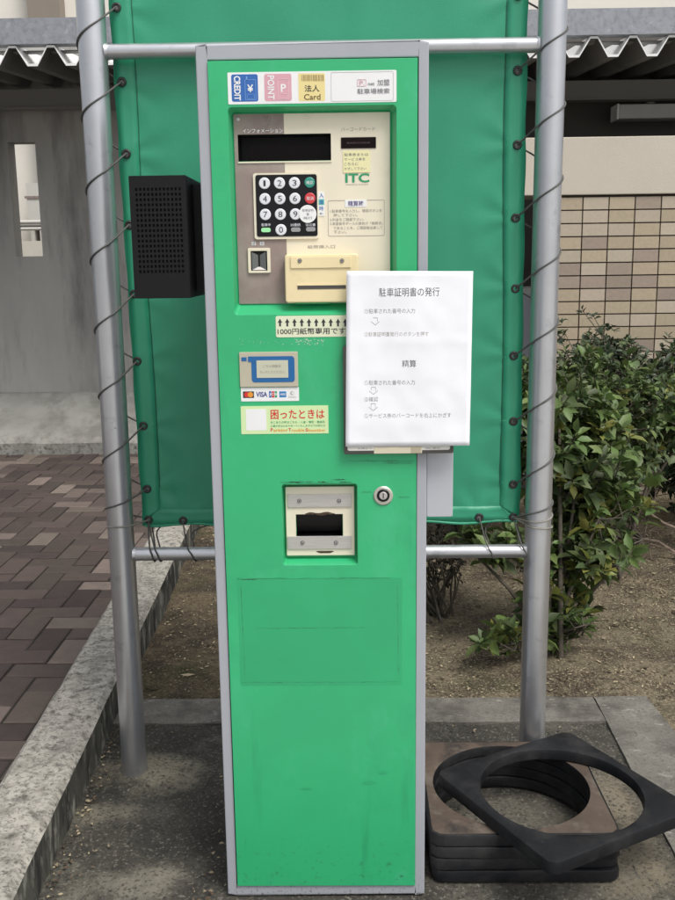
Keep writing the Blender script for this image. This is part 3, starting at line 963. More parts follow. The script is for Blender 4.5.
# scraps of glue and grime on the door
GRIME = mat('grime', (0.016, 0.05, 0.03), 0.7, layers=(((0.042, 0.43, 0.19), 60, 0.44, 0.6, ONE),))
def smear(px0, px1, py, h, seed, m):
    rng = random.Random(seed); mb = MB(); n = 34; top, bot = [], []
    for i in range(n + 1):
        c = P(px0 + (px1 - px0) * i / n, py, DF)
        k_ = h * 1.6 / FPX * math.sin(math.pi * (i + .3) / (n + .6)) ** .5
        top.append((c.x, DF - .0004, c.z + k_ * rng.uniform(.15, 1))); bot.append((c.x, DF - .0004, c.z - k_ * rng.uniform(.1, .8)))
    mb.add(top + bot, [(i, i + 1, n + 2 + i, n + 1 + i) for i in range(n)], m)
    mb.build('grime_streak', mc)
smear(280, 352, 482.3, 1.3, 3, GRIME); smear(330, 346, 479.6, 1.0, 5, GRIME)
smear(347, 414, 461, 1.3, 7, GHOSTLINE); smear(384, 413, 463, 1.6, 8, GHOSTLINE)
smear(398, 410, 497, 1.2, 9, GHOSTLINE); smear(362, 372, 492, 1.3, 10, GHOSTLINE); smear(240, 262, 579.4, .9, 12, GRIME)
smear(378, 388, 773, 3.2, 14, GHOST); smear(300, 312, 789, 2.2, 15, GHOST); smear(362, 376, 783, 3.5, 16, GHOST)

# ---- control panel in the upper recess
cp = MB()
e = pr(236.4, 113.2, 390, 303, PF)
dsp = pr(238, 134, 331, 161.3, PF)
xm = (P(284, 113, PF).x + P(287.5, 300, PF).x) / 2
def seg_rect(mb, x0, x1, z0, z1, m):
    if x1 - x0 > 1e-4 and z1 - z0 > 1e-4:
        mb.box(x0, x1, PF, PF + .0022, z0, z1, m)
for (xa, xb, m_) in ((e[0], xm, BROWN), (xm, e[1], CREAM)):
    for za, zb in ((e[2], dsp[2]), (dsp[2], dsp[3]), (dsp[3], e[3])):
        if (za, zb) == (dsp[2], dsp[3]):
            seg_rect(cp, xa, max(xa, min(xb, dsp[0])), za, zb, m_)
            seg_rect(cp, max(xa, dsp[1]), xb, za, zb, m_)
        else:
            seg_rect(cp, xa, xb, za, zb, m_)
cpo = cp.build('control_panel', mc)
tx = MB()
text(tx, 'インフォメーション', (242.5, 128.6, 283, 133), PF - .0004, WHITE, .01)
text(tx, 'バーコードカード', (341, 127, 375, 131.2), PF - .0004, INKP, .004)
text(tx, 'ITC', (345.2, 173.4, 369.3, 182.6), PF - .0004, LOGOG, .03)
text(tx, 'PARKING SYSTEM', (346, 183.8, 368, 185.2), PF - .0004, INKP)
text(tx, '紙幣挿入口', (307.5, 245, 335, 248.6), PF - .0004, INKP, .004)
for xx in (253.8, 262):
    plate(tx, (xx - 2, 241.8, xx + 2, 245.4), PF - .0004, WHITE, .0003, .0003)
text(tx, '硬', (252.2, 242, 255.4, 245.2), PF - .0007, INKG, 0); text(tx, '貨', (260.4, 242, 263.6, 245.2), PF - .0007, INKG, 0)
frame(tx, (328, 200, 384.5, 236), PF - .0004, INKP, .0007, .003)
plate(tx, (345, 199.8, 366.5, 207), PF - .0006, WHITE, .0006, .0006)
text(tx, '精算時', (348, 200.8, 363.5, 206.2), PF - .0009, mat('violet ink', (.12, .1, .25), .6), .012)
for i, (s_, wd) in enumerate((('1.駐車番号を入力し、確認ボタンを', 52), ('　押して下さい。', 24), ('2.料金をご確認下さい。', 34), ('3.車室番号ポールの黄色が「精算済」', 53), ('　であることを、ご確認後出庫して', 50), ('　下さい。', 13))):
    yy = 209.2 + i * 4.35 - (.4 if i > 2 else 0)
    ind = 330 if s_[0] != '　' else 333.5
    text(tx, s_.strip('　'), (ind, yy, min(ind + wd, 382.6), yy + 3.1), PF - .0004, INKP, .006)
tx.build('lettering', cpo)
# tiny screw
q = MB(); c_ = P(238.3, 119.5, PF); q.disc(c_.x, c_.z, .0028, PF - .0012, PF, SCREW, 14, .0006); q.build('screw', cpo)

# display in its cavity
q = MB()
x0, x1, z0, z1 = dsp
yb = .064
q.add([(x0, PF + .001, z0), (x1, PF + .001, z0), (x1, PF + .001, z1), (x0, PF + .001, z1), (x0 + .0005, yb, z0), (x1, yb, z0), (x1, yb, z1), (x0 + .0005, yb, z1)],
      [(0, 1, 5, 4), (1, 2, 6, 5), (2, 3, 7, 6), (3, 0, 4, 7), (4, 5, 6, 7)], BLACK)
d_ = q.build('display', mc)
q = MB(); q.box(x0 + .013, x1 - .003, .052, .056, z0 + .002, z1 - .012, GLASS); q.build('screen', d_)
q = MB(); q.box(x0 - .0005, x1 + .001, PF - .0016, PF + .0005, z0 - .0022, z0, CREAM); q.build('rim', d_)
# barcode window
q = MB(); plate(q, (341, 137.2, 376, 148.3), PF - .0012, GLASS, .0008, .0012)
bw = q.build('barcode_window', mc)
q = MB(); text(q, 'BARCODE', (347, 142, 370, 143.6), PF - .0015, mat('dim print', (.1, .06, .06), .5)); q.build('lettering', bw)
# pale note
q = MB(); plate(q, (343, 150.5, 370.2, 172.6), PF - .0009, NOTE, .0005, .0004)
no = q.build('sticky_note', mc)
q = MB()
for i, (s_, wd) in enumerate((('駐車券または', 24), ('サービス券を', 21), ('こちらに', 14), ('かざして下さい', 22))):
    text(q, s_, (344.3, 153 + i * 4.7, 344.3 + wd, 156 + i * 4.7), PF - .0012, INKG, .0)
q.build('lettering', no)

# keypad
KY = PF - .003
q = MB(); plate(q, (253.8, 172.8, 318.5, 239), KY, CREAM, .004, .003)
x0, x1, z0, z1 = pr(256.2, 174.6, 317.2, 236.4, KY)
q.prism(rr(x0, x1, z0, z1, .0035, 4), KY - .0008, KY, BLACK)
kp = q.build('keypad', mc)
KF = KY - .0008
rows = [183.3, 198.9, 214.5, 230.0]
def key(name, px, py, r, m, txt=None, tm=None, w=5.0, h=6.2, bold=0.01):
    mb = MB()
    c = P(px, py, KF)
    rr_ = r * (c - CAM).length / FPX
    mb.disc(c.x, c.z, rr_, KF - .0016, KF, m, 24, .0006)
    if txt:
        text(mb, txt, (px - w / 2, py - h / 2, px + w / 2, py + h / 2), KF - .0019, tm, bold)
    return mb.build(name, kp)
names = [['1', '2', '3'], ['4', '5', '6'], ['7', '8', '9']]
for r_ in range(3):
    for c_ in range(3):
        px = 264.5 + 15 * c_ + .45 * r_
        nmb = names[r_][c_]
        key('key', px, rows[r_] - .2 * c_, 5.35, WKEY, nmb, INK, 2.2 if nmb == '1' else 4.1, 5.8, .0)
key('key', 281.0, 229.8, 5.35, WKEY, '0', INK, 4.1, 5.8, .0)
key('enter_key', 309.6, 182.5, 5.0, TEALKEY, '確認', WHITE, 7, 3.6, 0)
key('cancel_key', 310.1, 198.3, 5.2, REDKEY, '取消', WHITE, 7, 3.6, 0)
for i, (px, py, m_) in enumerate(((266.0, 230.0, mat('green lamp', (.35, .8, .4), .3)), (295.8, 229.6, GKEY), (310.8, 229.2, GKEY))):
    mb = MB()
    x0, x1, z0, z1 = pr(px - 4.7, py - 2.2, px + 4.7, py + 2.2, KF)
    mb.prism(rr(x0, x1, z0, z1, .003, 5), KF - .0012, KF, m_)
    mb.build('lamp_button', kp)
q = MB()
for s_, px, w_ in (('駐車中', 266, 9), ('20連続', 295.4, 10), ('領収書', 310.4, 10)):
    text(q, s_, (px - w_ / 2, 223.3, px + w_ / 2, 226.3), KF - .0003, WKEY, .004)
q.build('lettering', kp)
q = MB()
c = P(307.8, 214.0, KF)
q.disc(c.x, c.z, 8.5 * 1.6 / FPX, KF - .0024, KF - .0017, WHITE, 32)
for s_, yy, w_ in (('駐車証明', 210.3, 11), ('書', 214.2, 2.8), ('発行', 218, 9)):
    text(q, s_, (307.8 - w_ / 2, yy - 1.3, 307.8 + w_ / 2, yy + 1.3), KF - .0027, INKG)
q.build('round_sticker', kp)
q = MB(); plate(q, (318.4, 191.8, 324.4, 216), PF - .0009, WHITE, .0005, .0006)
vo = q.build('entry_sticker', mc)
q = MB()
plate(q, (318.6, 199.0, 324.2, 205.0), PF - .0011, mat('teal print', (.15, .5, .47), .5), .0003, .0002)
text(q, '入', (319.2, 193, 323.6, 197.6), PF - .0014, BLUE, .01); text(q, '庫', (319.2, 199.8, 323.6, 204.4), PF - .0014, BLUE, .0)
text(q, '時', (319.2, 206.2, 323.6, 210.6), PF - .0014, BLUE, .0); text(q, '←', (319.4, 212.4, 323.4, 214.6), PF - .0014, INK, .01)
q.build('lettering', vo)

# coin slot
q = MB()
x0, x1, z0, z1 = pr(248, 248, 270.4, 273, PF - .003)
i0, i1, j0, j1 = pr(250.8, 251, 267.2, 270.8, PF - .003)
q.ring(rr(x0, x1, z0, z1, .002, 4), rr(i0, i1, j0, j1, .0008, 4), PF - .004, PF, CREAM)
cs = q.build('coin_slot', mc, bevel=.0007)
q = MB()
mxx = (i0 + i1) / 2
q.add([(i0 - .0005, PF - .0002, j0 - .0005), (i1 + .0005, PF - .0002, j0 - .0005), (i1 + .0005, PF - .0002, j1 + .0005), (i0 - .0005, PF - .0002, j1 + .0005)], [(0, 1, 2, 3)], DARK)
SLOTM = mat('dull dark steel', (.16, .17, .17), .3, metal=.5)
hh = j1 - j0
for sg in (-1, 1):
    xo = mxx + sg * (i1 - i0) * .43; xi = mxx + sg * .0016
    q.add([(xo, PF - .0038, j0 + hh * .04), (xo, PF - .0038, j1 - hh * .04), (xi, PF - .0008, j1 - hh * .2), (xi, PF - .0008, j0 + hh * .2)], [(0, 1, 2, 3)], SLOTM)
    q.add([(xo, PF - .0038, j0 + hh * .04), (xi, PF - .0008, j0 + hh * .2), (mxx, PF - .0008, j0 + hh * .2), (mxx, PF - .0038, j0 + hh * .04)], [(0, 1, 2, 3)], STEEL)
q.build('slot_plate', cs)

# bill unit
BF = PF - .022
q = MB()
x0, x1, z0, z1 = pr(285, 254, 358.5, 302.5, BF)
s0, s1, t0, t1 = pr(297.5, 285, 346, 289, BF)
q.prism(rr(x0, x1, z0, z1, .005, 5), BF, PF + .001, CREAMY)
bu = q.build('bill_slot', mc, bevel=.0022)
q = MB(); q.box(s0, s1, BF - .0006, BF + .001, t0, t1, mat('slot grey', (.07, .065, .06), .6)); q.box(s0, s1, BF - .0012, BF - .0004, t1 - .0006, t1 + .001, CREAMY); q.build('slot', bu)
q = MB(); a0, a1, b0, b1 = pr(290.5, 256.5, 351, 268, BF); q.box(a0, a1, BF - .0022, BF - .0001, b0, b1, CREAMY); q.build('top_plate', bu, bevel=.0006)
scp = None
def screw(px, py, Y, r, parent, m=SCREW):
    mb = MB(); c = P(px, py, Y)
    mb.disc(c.x, c.z, r * 1.25, Y - .0003, Y, DARK, 18); mb.disc(c.x, c.z, r, Y - .0018, Y - .0002, m, 16, .0008)
    mb.box(c.x - r * .6, c.x + r * .6, Y - .00195, Y - .0016, c.z - r * .13, c.z + r * .13, DARK)
    mb.box(c.x - r * .13, c.x + r * .13, Y - .0020, Y - .0016, c.z - r * .6, c.z + r * .6, DARK)
    mb.build('screw', parent)
for px in (299.8, 342): screw(px, 260.8, BF - .0022, .0028, bu)
q = MB()
x0, x1, z0, z1 = pr(295, 301.5, 330, 304, PF - .008)
q.box(x0, x1, PF - .009, PF, z0, z1, GREEN); q.build('lower_lip', bu)

# stickers on the door
def sticker(name, box, m, r=.002):
    mb = MB(); plate(mb, box, DF - .0006, m, r, .0006)
    return mb.build(name, mc)
SF = DF - .0008
SF2 = DF - .0011
st = sticker('service_sticker', (227.8, 71.2, 396.5, 103.2), WHITE, .002)
q = MB()
plate(q, (231.5, 74.3, 258, 101.6), SF, BLUE, .003, .0002)
text(q, 'CREDIT', (234, 76, 240.6, 100.4), SF2, WHITE, .03, 90)
frame(q, (245, 79.5, 256, 100), SF2, BLUEL, .0006, .001); text(q, '¥', (247.3, 84.5, 253.2, 92.2), SF2, WHITE, .02); frame(q, (247, 94, 254.5, 99), SF2, BLUEL, .0005, .001)
plate(q, (246, 76.5, 247.2, 80), SF2, BLUEL, .0002, .0002)
plate(q, (264.4, 73.8, 291.5, 101), SF, PINK, .003, .0002)
text(q, 'POINT', (267.6, 75.5, 274.4, 99.6), SF2, WHITE, .02, 90)
frame(q, (278, 79, 289, 99.5), SF2, PINKL, .0006, .001); text(q, 'P', (280.8, 84, 286, 92), SF2, WHITE, .02); frame(q, (280, 93.6, 287.6, 98.6), SF2, PINKL, .0005, .001)
plate(q, (298.4, 73.2, 325, 101), SF, YELLOW, .002, .0002)
rng = random.Random(8)
xx = 301.5
while xx < 322.5:
    w_ = rng.choice((.5, .8, 1.2)); plate(q, (xx, 74.8, xx + w_, 81), SF2, mat('barcode brown', (.3, .22, .09), .5), .0001, .0002); xx += w_ + rng.choice((.6, 1.0))
text(q, '法人', (304.5, 85, 319.5, 91.8), SF2, INK, .012); text(q, 'Card', (304, 94, 320.5, 99.8), SF2, mat('brown ink', (.13, .09, .03), .5), .012)
frame(q, (331, 71.9, 393.4, 101), SF, INKP, .0005, .002)
frame(q, (357.3, 79.3, 366.2, 86.3), SF2, PINK, .0006, .001); text(q, 'P.', (359.3, 80.8, 364.6, 85), SF2, PINK, .01)
text(q, 'net', (368, 82.4, 374.6, 85.4), SF2, INKG, .01); text(q, '加盟', (377.2, 79.4, 389.6, 85.6), SF2, INKG, .008)
text(q, '駐車場検索', (357.3, 88.3, 389.6, 93.8), SF2, INKG, .008)
q.build('lettering', st)

st = sticker('bill_sticker', (275.8, 315.6, 349, 337), PALEG, .003)
q = MB()
for i in range(10):
    c = 280 + i * 7.25
    x0, x1, z0, z1 = pr(c - 2.4, 318.6, c + 2.4, 326.4, SF)
    m_ = (x0 + x1) / 2; w_ = (x1 - x0)
    q.add([(m_ - w_ * .2, SF, z0), (m_ + w_ * .2, SF, z0), (m_ + w_ * .2, SF, z0 + (z1 - z0) * .5), (x1, SF, z0 + (z1 - z0) * .45), (m_, SF, z1), (x0, SF, z0 + (z1 - z0) * .45), (m_ - w_ * .2, SF, z0 + (z1 - z0) * .5)], [(0, 1, 2, 3, 4, 5, 6)], INK)
text(q, '1000円紙幣専用です', (277.5, 327.8, 345.5, 334.4), SF, INK, .012)
q.build('lettering', st)
# glue left by peeled letters
q = MB()
rng = random.Random(77)
for i in range(90):
    px = rng.choice((rng.uniform(291, 325), rng.uniform(296, 322), rng.uniform(238, 285)))
    py = rng.uniform(338.5, 344.8); s_ = rng.uniform(.25, .8) * (.6 if px < 288 else 1)
    c = P(px, py, DF); k_ = s_ * 1.6 / FPX
    n = 6
    q.add([(c.x + k_ * rng.uniform(.5, 1.2) * math.cos(6.28 * a / n), DF - .0004, c.z + k_ * rng.uniform(.4, 1.1) * math.sin(6.28 * a / n)) for a in range(n)], [list(range(n))], mat('white glue', (.5, .66, .55), .6))
q.build('glue_residue', mc)

# card reader plate
q = MB()
CF = DF - .003
x0, x1, z0, z1 = pr(239.5, 352, 298, 387, CF)
q.prism(rr(x0, x1, z0, z1, .0015, 4), CF, DF + .001, mat('card plate beige', (.46, .43, .33), .5, var=.05))
cr = q.build('card_reader', mc, bevel=.0008)
q = MB()
plate(q, (251.5, 356.3, 294.6, 382.2), CF - .0005, mat('deep blue print', (.012, .12, .33), .4), .005, .0005)
plate(q, (248, 356.5, 262, 361.9), CF - .0008, MATS['deep blue print'], .0005, .0005)
plate(q, (241.4, 357.3, 246.6, 361.2), CF - .0005, MATS['deep blue print'], .0006, .0005)
q.build('blue_mark', cr)
q = MB(); plate(q, (256.6, 360.3, 288.2, 377.8), CF - .0011, mat('pale lcd', (.53, .54, .42), .35), .0006, .0004); 
text(q, 'こちら側面を', (263, 364.5, 281, 367.4), CF - .0015, INKP); text(q, 'タッチしてください。', (260, 370.5, 285, 373.4), CF - .0015, INKP)
q.build('touch_window', cr)
st = sticker('card_sticker', (241, 387.4, 299, 401.2), WHITE, .001)
q = MB()
plate(q, (243, 391.4, 254, 398), SF, INK, .0008, .0002)
for px, m_ in ((246.8, RED), (250.4, ORANGE)):
    c = P(px, 394.7, SF2); q.disc(c.x, c.z, 2.7 * 1.6 / FPX, SF2 - (.0002 if m_ is ORANGE else 0), SF2 + .0001, m_, 20)
text(q, 'VISA', (256, 391.8, 267.4, 397), SF, mat('navy print', (.03, .05, .25), .4), .03, 0)
for i, m_ in enumerate((BLUE, RED, LOGOG)):
    plate(q, (269 + i * 2.8, 391.2, 271.4 + i * 2.8, 397.6), SF, m_, .0008, .0002)
text(q, 'JCB', (269.3, 393, 276.8, 396), SF2, WHITE, .02)
plate(q, (279.3, 391.4, 286.2, 397.3), SF, mat('card blue', (.02, .2, .5), .4), .0003, .0002); text(q, 'AMEX', (279.9, 393.3, 285.6, 395.4), SF2, WHITE, .02)
c = P(292.2, 393.2, SF); q.disc(c.x, c.z, 1.9 * 1.6 / FPX, SF, SF + .0001, INKP, 18); c2 = P(292.6, 393.2, SF2); q.disc(c2.x, c2.z, 1.3 * 1.6 / FPX, SF2, SF2 + .0001, WHITE, 14)
text(q, 'Diners', (288.6, 396, 296.2, 397.8), SF, INKP)
q.build('lettering', st)
st = sticker('help_sticker', (241, 405.8, 328.4, 433.8), LIME, .0008)
q = MB()
plate(q, (246, 409.2, 266.4, 430.4), SF, WHITE, .0004, .0002)
text(q, '困ったときは', (270.5, 409.6, 324.5, 419), SF, RED, .016)
text(q, 'おこまりの時はこちら・入金・領収・連絡先', (270.5, 420.8, 324.8, 423.4), SF, LOGOG, .01)
text(q, '係員があなたをサポートいたしますのでお知らせ', (270.5, 424.6, 325.2, 426.9), SF, LOGOG, .01)
for s_, a, b, m_ in (('P', 270.6, 273, RED), ('arking', 273.4, 287.6, ORANGE), ('T', 288.4, 291.2, RED), ('rouble', 291.6, 304.4, ORANGE), ('S', 305.4, 308, RED), ('hooting', 308.4, 325, ORANGE)):
    text(q, s_, (a, 428.2 if len(s_) == 1 else 428.6, b, 431.6 + (1 if 'g' in s_ else 0)), SF, m_, .02)
q.build('lettering', st)

# coin return in the lower recess
q = MB()
x0, x1, z0, z1 = pr(286.3, 486.5, 354.3, 555, PF - .004)
h0, h1, g0, g1 = pr(296, 514, 343, 537.5, PF - .004)
q.ring(rr(x0, x1, z0, z1, .001, 1), rr(h0, h1, g0, g1, .0005, 1), PF - .006, PF + .002, CREAM)
tr = q.build('coin_return', mc, bevel=.001)
q = MB()
q.add([(h0, PF, g0), (h1, PF, g0), (h1, PF, g1), (h0, PF, g1), (h0, .064, g0), (h1, .064, g0), (h1, .064, g1), (h0, .064, g1)], [(0, 1, 5, 4), (1, 2, 6, 5), (2, 3, 7, 6), (3, 0, 4, 7), (4, 5, 6, 7)], BLACK)
q.add([(h0 + .001, PF + .004, g1 - .001), (h1 - .001, PF + .004, g1 - .001), (h1 - .001, PF + .016, g0 + .006), (h0 + .001, PF + .016, g0 + .006)], [(0, 1, 2, 3)], BLACK)
q.build('flap', tr)
for (a, b) in ((494.3, 507.2), (536.2, 549)):
    q = MB(); u0, u1, w0, w1 = pr(287.6, a, 351.6, b, PF - .008); q.box(u0, u1, PF - .0085, PF - .0062, w0, w1, STEEL); sp = q.build('steel_strip', tr, bevel=.0005)
    for px in ((299.3, 339) if a < 500 else (302.5, 336)):
        screw(px, (a + b) / 2 + .2, PF - .0085, .0029, sp)
q = MB()
c = P(325, 552, PF - .006)
q2 = q; q2.add([(c.x + .014 * math.cos(a) * (1 + .2 * math.sin(3 * a)), PF - .0063, c.z + .0028 * math.sin(a) * (1 + .3 * math.cos(2 * a))) for a in [2 * math.pi * i / 18 for i in range(18)]], [list(range(18))], mat('rust chip', (.06, .035, .02), .8))
q.build('chipped_paint', tr); q = MB()
c = P(320, 513.6, PF - .006)
q.add([(c.x + .026 * math.cos(a), PF - .0063, c.z + .0022 * math.sin(a) * (1 + .6 * math.cos(5 * a + 1))) for a in [2 * math.pi * i / 30 for i in range(30)]], [list(range(30))], MATS['rust chip'])
q.build('chipped_paint', tr)
# lock
c = P(383.2, 495.6, DF)
q = MB(); q.disc(c.x, c.z, .0165, DF - .003, DF, mat('lock bezel', (.55, .53, .47), .35, metal=.5), 36, .0015)
lk = q.build('lock', mc)
q = MB(); q.disc(c.x, c.z + .001, .0108, DF - .0052, DF - .0028, BLACK, 28, .001); q.disc(c.x, c.z + .001, .0068, DF - .0062, DF - .005, STEEL, 24, .0005)
q.box(c.x - .0008, c.x + .0008, DF - .0066, DF - .006, c.z - .0035, c.z + .0055, DARK); q.build('cylinder', lk)
# side box on the right of the casing
q = MB()
x0, x1, z0, z1 = pr(426.5, 420, 453.2, 517, .012)
q.prism(rr(MX1 + .001, x1, z0, 1.12, .0035, 4), .012, .12, GREYBOX)
q.build('side_box', mc, bevel=.0012)

# ------------------------------------------------------------------ speaker
sp = thing('wall_speaker', 'black box speaker with a square holed grille mounted on the left of the machine', 'speaker', (-.25, .05, 1.09))
SY = -.005
x0, x1, z0, z1 = pr(131, 175, 188.5, 298.5, SY)
q = MB()
q.box(x0, x1, SY + .004, .2, z0, z1, BLACKSPK)
q.build('housing', sp, bevel=.003)
u0, u1, w0, w1 = pr(136.4, 186.5, 183.4, 274, SY)
nxh, nzh = 12, 17
q = MB()
xs = [x0 + .001]; 
pxh, pzh = (u1 - u0) / nxh, (w1 - w0) / nzh
for i in range(nxh): xs += [u0 + pxh * (i + .22), u0 + pxh * (i + .78)]
xs.append(x1 - .001)
zs = [z0 + .001]
for i in range(nzh): zs += [w0 + pzh * (i + .22), w0 + pzh * (i + .78)]
zs.append(z1 - .001)
vs = [(x, SY, z) for z in zs for x in xs]
nn = len(xs)
fs = [(j * nn + i, j * nn + i + 1, (j + 1) * nn + i + 1, (j + 1) * nn + i) for j in range(len(zs) - 1) for i in range(nn - 1) if not (i % 2 == 1 and j % 2 == 1)]
q.add(vs, fs, BLACKSPK)
gr = q.build('grille', sp)
md = gr.modifiers.new('thick', 'SOLIDIFY'); md.thickness = .0036; md.offset = -1
q = MB(); q.box(u0 - .002, u1 + .002, SY + .0037, SY + .00395, w0 - .002, w1 + .002, DARK); q.build('backing_cloth', sp)
q = MB(); q.box(x1, MX0 - .001, .06, .19, z0 + .01, z1 - .01, BLACK); q.build('bracket', sp)

# ------------------------------------------------------------------ notice board and paper
NY = -.016
nbd = thing('notice_board', 'white notice board in a thin dark frame behind the paper sheet', 'notice board', (.13, NY, .85))
x0, x1, z0, z1 = pr(343.5, 345.5, 454, 453.6, NY)
q = MB(); w_ = .0058
q.ring(rr(x0, x1, z0, z1, .003, 3), rr(x0 + w_, x1 - w_, z0 + w_, z1 - w_, .003, 3), NY - .001, NY + .0095, mat('dark frame', (.055, .05, .045), .5))
q.build('frame', nbd, bevel=.0007)
q = MB(); q.prism(rr(x0 + .003, x1 - .003, z0 + .003, z1 - .003, .003, 3), NY - .0004, NY + .009, mat('board sheet', (.72, .71, .66), .5)); bs = q.build('board_panel', nbd)
q = MB()
text(q, 'お問合せ', (358, 447.6, 372, 449.4), NY - .0008, INKG); text(q, 'TEL 受付', (425, 447.2, 440, 449), NY - .0008, INKG)
q.build('lettering', bs)
q = MB(); plate(q, (374, 447, 422, 453.4), NY - .0014, mat('yellowed tape', (.6, .55, .42), .5), .0005, .0003)
plate(q, (411, 447, 421, 453.2), NY - .0018, mat('brown tape', (.4, .36, .26), .5), .0005, .0003)
q.build('tape', nbd)

QY = -.0195
pa = thing('paper_notice', 'white printed paper sheet taped over the notice board beside the keypad', 'notice', (.14, QY, .85))
c00, c10, c01, c11 = P(345.6, 446.6, QY), P(469.4, 445.3, QY), P(346.6, 271, QY), P(473.2, 271.2, QY)
q = MB()
nx, nz_ = 26, 36
def pbend(u, v):
    f = .0009 * math.sin(u * 5 + v * 2) + .0016 * mnoise.noise(Vector((u * 3, v * 4, 5))) + .0010 * mnoise.noise(Vector((u * 9, v * 11, 2)))
    f -= .0016 * math.exp(-((v - .60) / .014) ** 2) * (.5 + .5 * u)            # the fold across the sheet
    f -= .010 * max(0, u - .7) ** 2 * (1 - v)
    f -= .006 * max(0, v - .9) ** 2 * 10 * (1 - u)
    return min(f, .0016)
def ppos(u, v, off=0.0):
    a = c00.lerp(c10, u); b = c01.lerp(c11, u)
    p = a.lerp(b, v)
    return Vector((p.x, QY + pbend(u, v) - off, p.z))
vs = [ppos(i / nx, j / nz_) for j in range(nz_ + 1) for i in range(nx + 1)]
q.add(vs, [(j * (nx + 1) + i, j * (nx + 1) + i + 1, (j + 1) * (nx + 1) + i + 1, (j + 1) * (nx + 1) + i) for j in range(nz_) for i in range(nx)], PAPER, True)
ps_ = q.build('sheet', pa)
md = ps_.modifiers.new('thick', 'SOLIDIFY'); md.thickness = .0003; md.offset = 1
tmp = MB()
def ptext(s_, box, m=INKG, b=0.0):
    text(tmp, s_, box, QY, m, b)
ptext('駐車証明書の発行', (379, 287.6, 439.5, 296.4), INK, .0)
ptext('①駐車された番号の入力', (364.4, 308.6, 415, 313.4), INKG)
ptext('②駐車証明書発行のボタンを押す', (364.4, 331.8, 428.5, 336.6), INKP)
ptext('精算', (402, 360, 416, 367.4), INK, .0)
ptext('①駐車された番号の入力', (364.4, 380.2, 414.8, 385), INKG)
ptext('②確認', (364.4, 397, 378, 401.6), INKG)
ptext('③サービス券のバーコードを右上にかざす', (364.4, 413, 451, 417.8), INKG)
for cx, cy in ((375.3, 321.5), (373.4, 391), (373.2, 407.2)):
    x0, x1, z0, z1 = pr(cx - 4.6, cy - 3.8, cx + 4.6, cy + 3.8, QY)
    m_ = (x0 + x1) / 2; w2 = (x1 - x0) / 2; zm = z0 + (z1 - z0) * .5
    out = [(m_ - w2 * .5, z1), (m_ + w2 * .5, z1), (m_ + w2 * .5, zm), (x1, zm), (m_, z0), (x0, zm), (m_ - w2 * .5, zm)]
    cx_, cz_ = m_, z0 + (z1 - z0) * .52
    inn = [(cx_ + (a - cx_) * .86, cz_ + (b - cz_) * .86) for a, b in out]
    n = 7
    tmp.add([(a, QY, b) for a, b in out + inn], [(i, (i + 1) % n, n + (i + 1) % n, n + i) for i in range(n)], INKG)
nv = []
for (x, y, z) in tmp.v:                        # lay the print onto the bent sheet
    v_ = (z - (c00.z + c10.z) / 2) / ((c01.z + c11.z) / 2 - (c00.z + c10.z) / 2)
    xa, xb = c00.x + (c01.x - c00.x) * v_, c10.x + (c11.x - c10.x) * v_
    u_ = (x - xa) / (xb - xa)
    nv.append((x, QY + pbend(u_, v_) - .0004, z))
tmp.v = nv
tmp.build('lettering', ps_)
q = MB()
for u_ in (.3, .72):
    a = ppos(u_, .985); 
    q.box(a.x - .012, a.x + .012, a.y - .0008, a.y - .0004, a.z - .012, a.z + .012, PAPER)

# ------------------------------------------------------------------ rubber frames
def rubber_frame(h, dusty):
    """square frame with rounded corners and a round hole, chamfered edges, origin at its base"""
    mb = MB()
    n = 96; half, R = .178, .1565
    def sq(a, hf, cr):
        # point of a rounded square in direction a
        c, s = math.cos(a), math.sin(a)
        k_ = hf / max(abs(c), abs(s))
        x, y = c * k_, s * k_
        lim = hf - cr
        if abs(x) > lim and abs(y) > lim:
            # project to the corner arc
            ox, oy = math.copysign(lim, x), math.copysign(lim, y)
            b_ = -2 * (c * ox + s * oy); cc = ox * ox + oy * oy - cr * cr
            k_ = (-b_ + math.sqrt(max(0, b_ * b_ - 4 * cc))) / 2
            x, y = c * k_, s * k_
        return x, y
    rows_ = []
    def loop(fn, z): rows_.append([(*fn(2 * math.pi * (i + .5) / n), z) for i in range(n)])
    circ = lambda r: (lambda a: (r * math.cos(a), r * math.sin(a)))
    loop(circ(R + .003), 0); loop(circ(R), .003); loop(circ(R), h - .003); loop(circ(R + .0012), h - .0008); loop(circ(R + .004), h)
    loop(lambda a: tuple((Vector(sq(a, half, .022)) - Vector((math.cos(a), math.sin(a))) * .0055)), h)
    loop(lambda a: tuple((Vector(sq(a, half, .022)) - Vector((math.cos(a), math.sin(a))) * .0015)), h - .0012)
    loop(lambda a: sq(a, half, .022), h - .0045); loop(lambda a: sq(a, half, .022), .002); loop(lambda a: sq(a, half - .002, .02), 0)
    vs = [p for r_ in rows_ for p in r_]
    m_ = len(rows_)
    for j in range(m_):
        jj = (j + 1) % m_
        fs = [(j * n + i, j * n + (i + 1) % n, jj * n + (i + 1) % n, jj * n + i) for i in range(n)]
        mb.add(vs, fs, DUSTY if (dusty and j in (3, 4)) else RUBBER, True)
    return mb
cx, cy = 0.372, 0.212
G_ = 'square rubber frames stacked beside the machine'
HR = .0245
r0 = rubber_frame(HR, False).build('rubber_frame', clean=True)
tag(r0, 'black square rubber frame at the bottom of the stack, resting on the concrete', 'rubber frame', G_)
r0.location = (cx + .003, cy, 0.0005)
r1 = r0.copy(); COL.objects.link(r1); r1.location = (cx - .003, cy + .003, .0254); r1.rotation_euler = (0, 0, rad(1.4))
r1['label'] = 'black square rubber frame second from the bottom of the stack'
